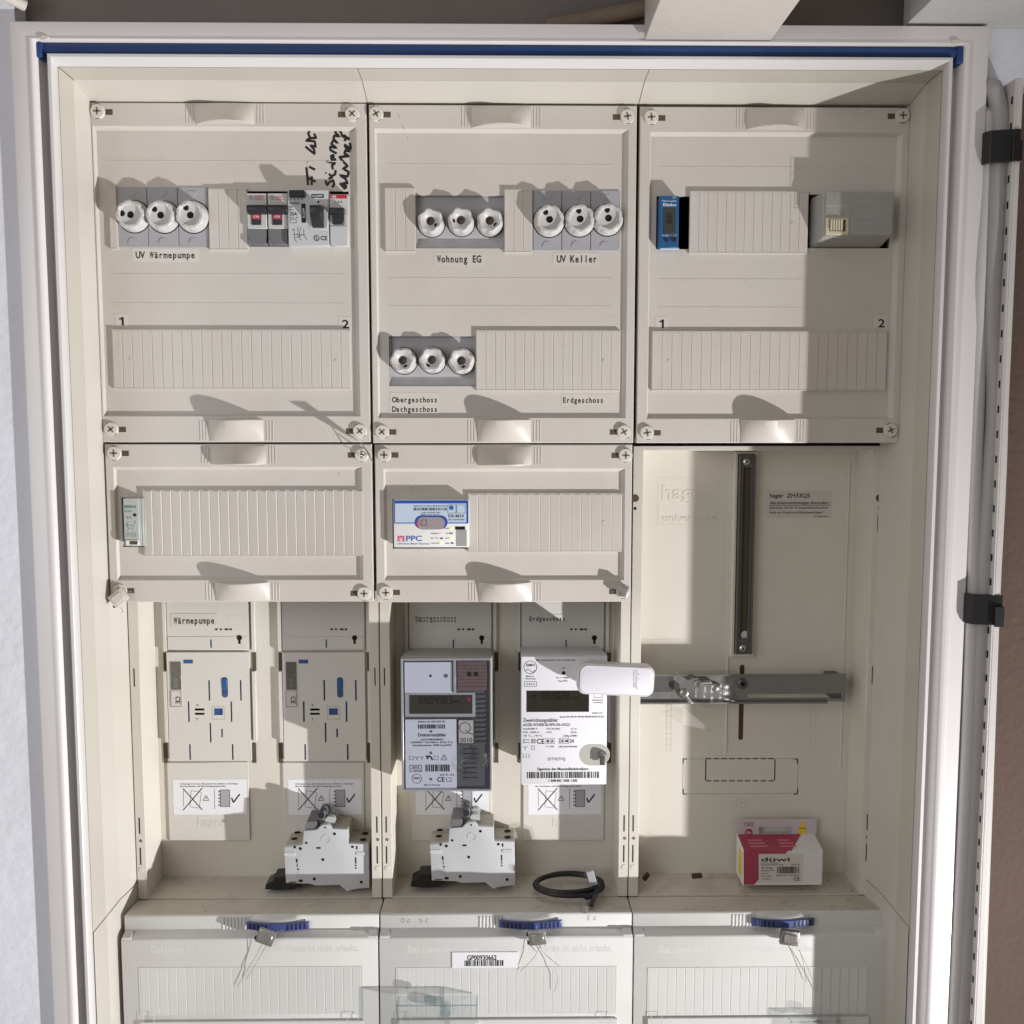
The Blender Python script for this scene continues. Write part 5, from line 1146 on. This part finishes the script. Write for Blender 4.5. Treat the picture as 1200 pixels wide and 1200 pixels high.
# ================================================================== lower terminal covers
def lower_cover(label, x0, x1, sp0, sp1, hx, ribx):
    t = thing('terminal_cover', label, 'cover', ((x0+x1)/2, 30, -640), 'terminal covers with blue turn handles')
    prof = [(32.6, -467.9), (-1.8, -466.0), (-3, -467.2), (-3, -481.4), (-12, -483.6), (-13, -485), (-13, -490), (-13, -640), (-8, -640), (-8, -500), (12, -478), (12, -472), (32.6, -471.5)]
    MB().prism(prof, x0, x1, 'x').build('panel', 'plastic_low', t, 0.5, 2, 40)
    MB().prism([(32.4, -467.75), (-0.6, -465.95), (-0.6, -466.3), (32.4, -468.1)], x0+0.8, x1-0.8, 'x').build('dusty_ledge', 'tray_dirty', t)
    for a, b in ((x0+0.6, x0+9), (x1-9, x1-0.6)):
        MB().prism([(-3, -480), (-12.3, -482.4), (-12.9, -486.5), (-4, -486.5)], a, b, 'x').build('corner_lug', 'plastic_low', t, 0.4)
    Y = -13.0
    # slats
    sx0, sx1, sz0, sz1 = rc(sp0, 1134.5, sp1, 1187, Y); n = 24; wv = (sx1-sx0)/n
    mb = MB().prism([(-wv/2+0.22, Y+0.3), (wv/2-0.22, Y+0.3), (wv/2-0.22, Y-0.5), (wv/2-0.9, Y-0.62), (-wv/2+0.22, Y-0.35)], sz0, sz1, 'z'); c = mb.center(); me = mb.mesh('slat', 0.12, 1, None, c)
    st = MB().plate(sx0-1.2, sx1+1.2, sz0-1.2, sz1+1.2, Y-0.5, Y+1, ((sx0, sx1, sz0, sz1),)).build('blanking_strip', 'plastic_low', t)
    for i in range(n): place('slat', me, 'plastic_low', st, (sx0+wv*(i+0.5)+c[0], c[1], c[2]))
    text('Das Lösen der Plombe und Abnehmen der Haube ist nicht erlaubt.', sp0+12, 1107, sp1-4, 1115.5, Y, 'plastic_low', t, 'embossed_lettering', deep=0.075)
    # lower step and numbered tabs
    z = at(600, 1191, Y)[1]; MB().box(sx0-1, sx1+2, Y-3.2, Y-0.5, -640, z-1.5).build('lower_strip', 'plastic_low', t, 0.4)
    for px, s in ((sp0+8, '1'), (sp1-12, '2')):
        outline(px-5, 1188, px+8, 1199, Y-3.2, 0.4, 'plastic_low', t, 'moulded_outline')
    # turn handle: white scoop with a blue band in front
    hx0, hx1, hz0, hz1 = rc(hx-32, 1066, hx+34, 1087, -8); n = 24; rows = []
    for i in range(n+1):
        u = i/n; h = 3+6*math.sin(math.pi*u)**0.9; x = hx0+(hx1-hx0)*u
        rows.append([(x, 1.0, -466.5), (x, -h*0.5, -466.2), (x, -h, -468.6-0.8*math.sin(math.pi*u)), (x, -h*1.0, -472), (x, -h*0.9, -476), (x, -3-(h-3)*0.15, -480.8), (x, 1.0, -480.8)])
    m = 7; vs = [p for r in rows for p in r]; fs = [(i*m+k, i*m+(k+1) % m, (i+1)*m+(k+1) % m, (i+1)*m+k) for i in range(n) for k in range(m)]+[tuple(range(m)), tuple(range(n*m, n*m+m))]
    MB().add(vs, fs).build('handle_scoop', 'plastic_low', t, 0, 1, 45)
    out = []; inn = []
    for i in range(n+1):
        u = i/n; x = hx0-3+(hx1-hx0+6)*u; h = 4.2*math.sin(math.pi*u)**0.9+5.8; out.append((x, -h-1.5)); inn.append((x, -h+1.0))
    bd = MB().prism(out+inn[::-1], -477.6, -470.6, 'z').build('turn_handle', 'lock_blue', t, 0.5, 2, 40)
    for i in range(5):
        for s in (-1, 1):
            u = 0.5+s*(0.17+i*0.065); x = hx0-3+(hx1-hx0+6)*u; h = 4.2*math.sin(math.pi*u)**0.9+5.8
            MB().box(x-0.9, x+0.9, -h-1.75, -h-0.4, -476.8, -471.4).build('grip_slot', 'lock_dark', bd)
    for i in range(7):
        a = rc(ribx+i*4.1, 1071.5, ribx+i*4.1+1.9, 1087, 0); MB().box(a[0], a[1], -3.9, -2.7, -480.2, -468.4).build('grip_rib', 'plastic_low', t, 0.3)
    return t
l1 = lower_cover('left terminal cover below the two loose breakers and empty mounts', -350.5, -112.9, 165, 424, 324, 262)
l2 = lower_cover('middle terminal cover with a barcode sticker', -111.5, 124.7, 466, 721, 621, 562)
l3 = lower_cover('right terminal cover, half in shadow, below the fuse carton', 126.0, 363.0, 760, 1016, 917, 857)
bs = box('barcode_sticker', 'sticker_white', l2, 530, 1116, 607, 1134, -13.95, -13.1, 0)
text('GP00930662', 547.5, 1119, 582, 1125, -13.95, 'ink', bs); barcode(544.5, 1125.3, 590, 1132, -13.95, 'ink', bs, 36)
strokes([[(472, 1076), (469.5, 1079), (472, 1081.5), (474.5, 1078), (472, 1076)], [(480, 1077), (477, 1079), (477.5, 1081.5), (480.5, 1080), (479, 1079.5)], [(486.5, 1079.5), (487.5, 1079.5)], [(492, 1076.5), (492, 1081.5), (496, 1079.5), (492, 1076.5)], [(502, 1076), (498.5, 1079), (499.5, 1081.5), (502, 1080)]], -3.05, 0.28, 'pencil', l2, 'handwriting')
strokes([[(692, 1073), (689, 1073.5), (688.5, 1078), (692, 1078)], [(689, 1075.6), (691.5, 1075.5)], [(698.5, 1074), (695.5, 1075), (695.5, 1078), (698.5, 1077.5), (697, 1076)]], -3.05, 0.22, 'pencil', l2, 'handwriting')

# ---- lead and clear seals with their wires
def seal(label, px, py, Y, sz, rot, m, wires, holes=True, th=5):
    x, z = at(px, py, Y); t = thing('wire_seal', label, 'seal', (x, Y+th, z), 'seals on wires')
    mb = MB().box(x-sz, x+sz, Y, Y+th, z-sz*0.82, z+sz*0.82); mb.rot(x, z, rot); b = mb.build('seal_body', m, t, 0.9, 2, 40)
    mb = MB().box(x-sz*0.72, x+sz*0.72, Y-0.9, Y+0.1, z-sz*0.5, z+sz*0.5); mb.rot(x, z, rot); mb.build('seal_plate', m, t, 0.5, 1, 40)
    if holes:
        for s in (-1, 1):
            mb = MB().box(x-sz-1.4, x-sz+0.6, Y+0.6, Y+th-0.6, z+s*sz*0.5-1.3, z+s*sz*0.5+1.3); mb.rot(x, z, rot); mb.build('wire_hole', 'black_plastic', t, 0.4)
    for w_ in wires:
        P = [(at(a, b, Y+d)[0], Y+d, at(a, b, Y+d)[1]) for a, b, d in w_]
        Q = []
        for i in range(len(P)-1):
            for k in range(5):
                tt = k/5; Q.append(tuple(P[i][j]+(P[i+1][j]-P[i][j])*tt for j in range(3)))
        Q.append(P[-1])
        MB().tube([Vector(v) for v in Q], 0.24, 6).build('wire', 'wire', t)
    return t
seal('silver seal hanging from the blue handle of the left terminal cover', 311, 1099.5, -22, 8.2, -22, 'alu', [[(321, 1090, 2), (318, 1094, 2), (313, 1097, 2)], [(313, 1106, 2), (301, 1128, 4), (288, 1148, 7)], [(307, 1106, 2), (300, 1120, 5), (278, 1156, 7)], [(320, 1094, 2), (330, 1090, 4), (333, 1092, 5)]])
seal('silver seal with long wires on the middle terminal cover', 629.5, 1100, -22, 8.2, 6, 'alu', [[(629, 1085, 4), (629, 1093, 2)], [(639, 1103, 1), (652, 1126, 3), (661, 1135, 6)], [(638, 1104, 1), (650, 1130, 3), (654, 1146, 4), (650, 1162, 6)], [(634, 1110, 1), (640, 1122, 3)], [(632, 1110, 1), (626, 1122, 3), (610, 1138, 7)]])
seal('dark lead seal hanging on the right terminal cover', 926, 1100, -22, 8.6, -8, 'lead', [[(926, 1084, 4), (927, 1092, 2)], [(936, 1113, 1), (945, 1130, 3), (953, 1150, 5), (956, 1162, 7)], [(937, 1113, 1), (942, 1130, 3), (945, 1150, 6)]], False)
seal('pale seal wired at the bottom left corner of the second row', 138, 701, -9, 7.6, 38, 'sticker', [[(130, 692, 2), (132, 685, 4), (140, 685, 6)], [(146, 695, 2), (154, 693, 4), (155, 698, 4), (148, 700, 3)], [(141, 712, 2), (145, 716, 3), (142, 718, 3)]])
seal('shiny seal at the bottom right corner of the middle cover', 731, 693, -9, 5.2, 80, 'alu', [[(729, 686, 2), (722, 690, 4), (718, 694, 6)]], False)
# thin bright seal blade standing out where four covers meet
x, z = at(430, 530, -12)
t = thing('wire_seal', 'thin bright metal seal blade where four covers meet', 'seal', (x, 0, z), 'seals on wires')
def q3(px, py, Y): a = at(px, py, Y); return (a[0], Y, a[1])
lf = [q3(424, 520, -2), q3(422.5, 518.5, -14), q3(424.5, 520.5, -24), q3(437, 543, -36), q3(434.5, 536, -24), q3(431, 529, -12)]
lb_ = [(a+0.35, b, c+0.2) for a, b, c in lf]
loft(lf, lb_).build('blade', 'zinc', t)
MB().tube([(at(424, 534, -3)[0], -3, at(424, 534, -3)[1]), (at(417, 532, -5)[0], -6, at(417, 532, -5)[1]), (at(422, 524, -12)[0], -13.6, at(422, 524, -12)[1])], 0.4, 6).build('wire', 'wire', t)
MB().tube([(at(426, 530, -5)[0], 0, at(426, 530, -5)[1]), (at(430, 533, -12)[0], -14, at(430, 533, -12)[1])], 0.5, 6).build('wire', 'wire', t)

# ---- clear terminal boxes at the bottom edge
def clear_box(label, px0, py0, px1, Yf, Yb, m):
    x0, x1, z0, z1 = rc(px0, py0, px1, 1260, Yf)
    t = thing('clear_cap', label, 'clear cap', ((x0+x1)/2, Yb, -640), 'clear caps on the terminal covers')
    q = 1.2; W = 'clear_wall'
    MB().plate(x0+q, x1-q, -640, z1-q, Yf, Yf+q, ()).build('front_wall', W, t)
    MB().box(x0+q, x1-q, Yf+q+0.05, Yb, z1-q, z1-0.1).build('top_wall', W, t)
    for a in (x0+0.1, x1-q-0.1): MB().box(a, a+q, Yf+q+0.05, Yb, -640, z1-q-0.05).build('side_wall', W, t)
    for P in ([(x0+0.6, Yf+0.6, -640), (x0+0.6, Yf+0.6, z1-0.6), (x1-0.6, Yf+0.6, z1-0.6), (x1-0.6, Yf+0.6, -640)], [(x0+0.6, Yf+1.4, z1-0.6), (x0+0.6, Yb, z1-0.6)], [(x1-0.6, Yf+1.4, z1-0.6), (x1-0.6, Yb, z1-0.6)]):
        MB().tube(P, 1.0, 10).build('edge_bead', m, t, 0, 1, 50)
    xm = x0+(x1-x0)*0.42
    lg_ = MB().prism(rrect(xm-7, xm+5, z1+0.1, z1+7, 2.5), Yf+3, Yf+5.5); lg_.rot(xm, z1, -14); lg_.build('lug', m, t, 0.6, 2, 40)
    MB().cyl(x0+(x1-x0)*0.6, z1-9, 5, Yf+2, Yb-1, 24).build('screw_boss', m, t, 0.4, 1, 40)
    return t
clear_box('bluish clear plastic box at the bottom centre', 465, 1178, 559.5, -32, -16.4, 'clear_blue')
clear_box('clear plastic box at the bottom right, cut by the picture edge', 926, 1197, 985, -28, -16.4, 'clear')

# ---- dust and grit on the ledge
rnd = random.Random(11); mb = MB()
for i in range(150):
    x = rnd.uniform(-340, 350)
    if rnd.random() < 0.5: x = rnd.uniform(150, 350)
    y = rnd.uniform(4, 31) if rnd.random() < 0.7 else rnd.uniform(36, 68)
    z = -466.1-(y-1.2)*0.0605 if y < 32 else -465.9+(y-33)*0.0429
    s = rnd.uniform(0.25, 0.8); a = rnd.uniform(0, 3)
    c, s_ = math.cos(a)*s, math.sin(a)*s
    mb.add([(x-c*1.6, y-s_*1.6, z), (x+s_, y-c, z), (x+c*1.6, y+s_*1.6, z), (x-s_, y+c, z), (x, y, z+s*0.6)], [(0, 1, 4), (1, 2, 4), (2, 3, 4), (3, 0, 4), (3, 2, 1, 0)])
o = mb.build('grit', 'dirt'); o['kind'] = 'stuff'; o['label'] = 'dark grit and dust scattered on the ledge below the recesses'; o['category'] = 'grit'
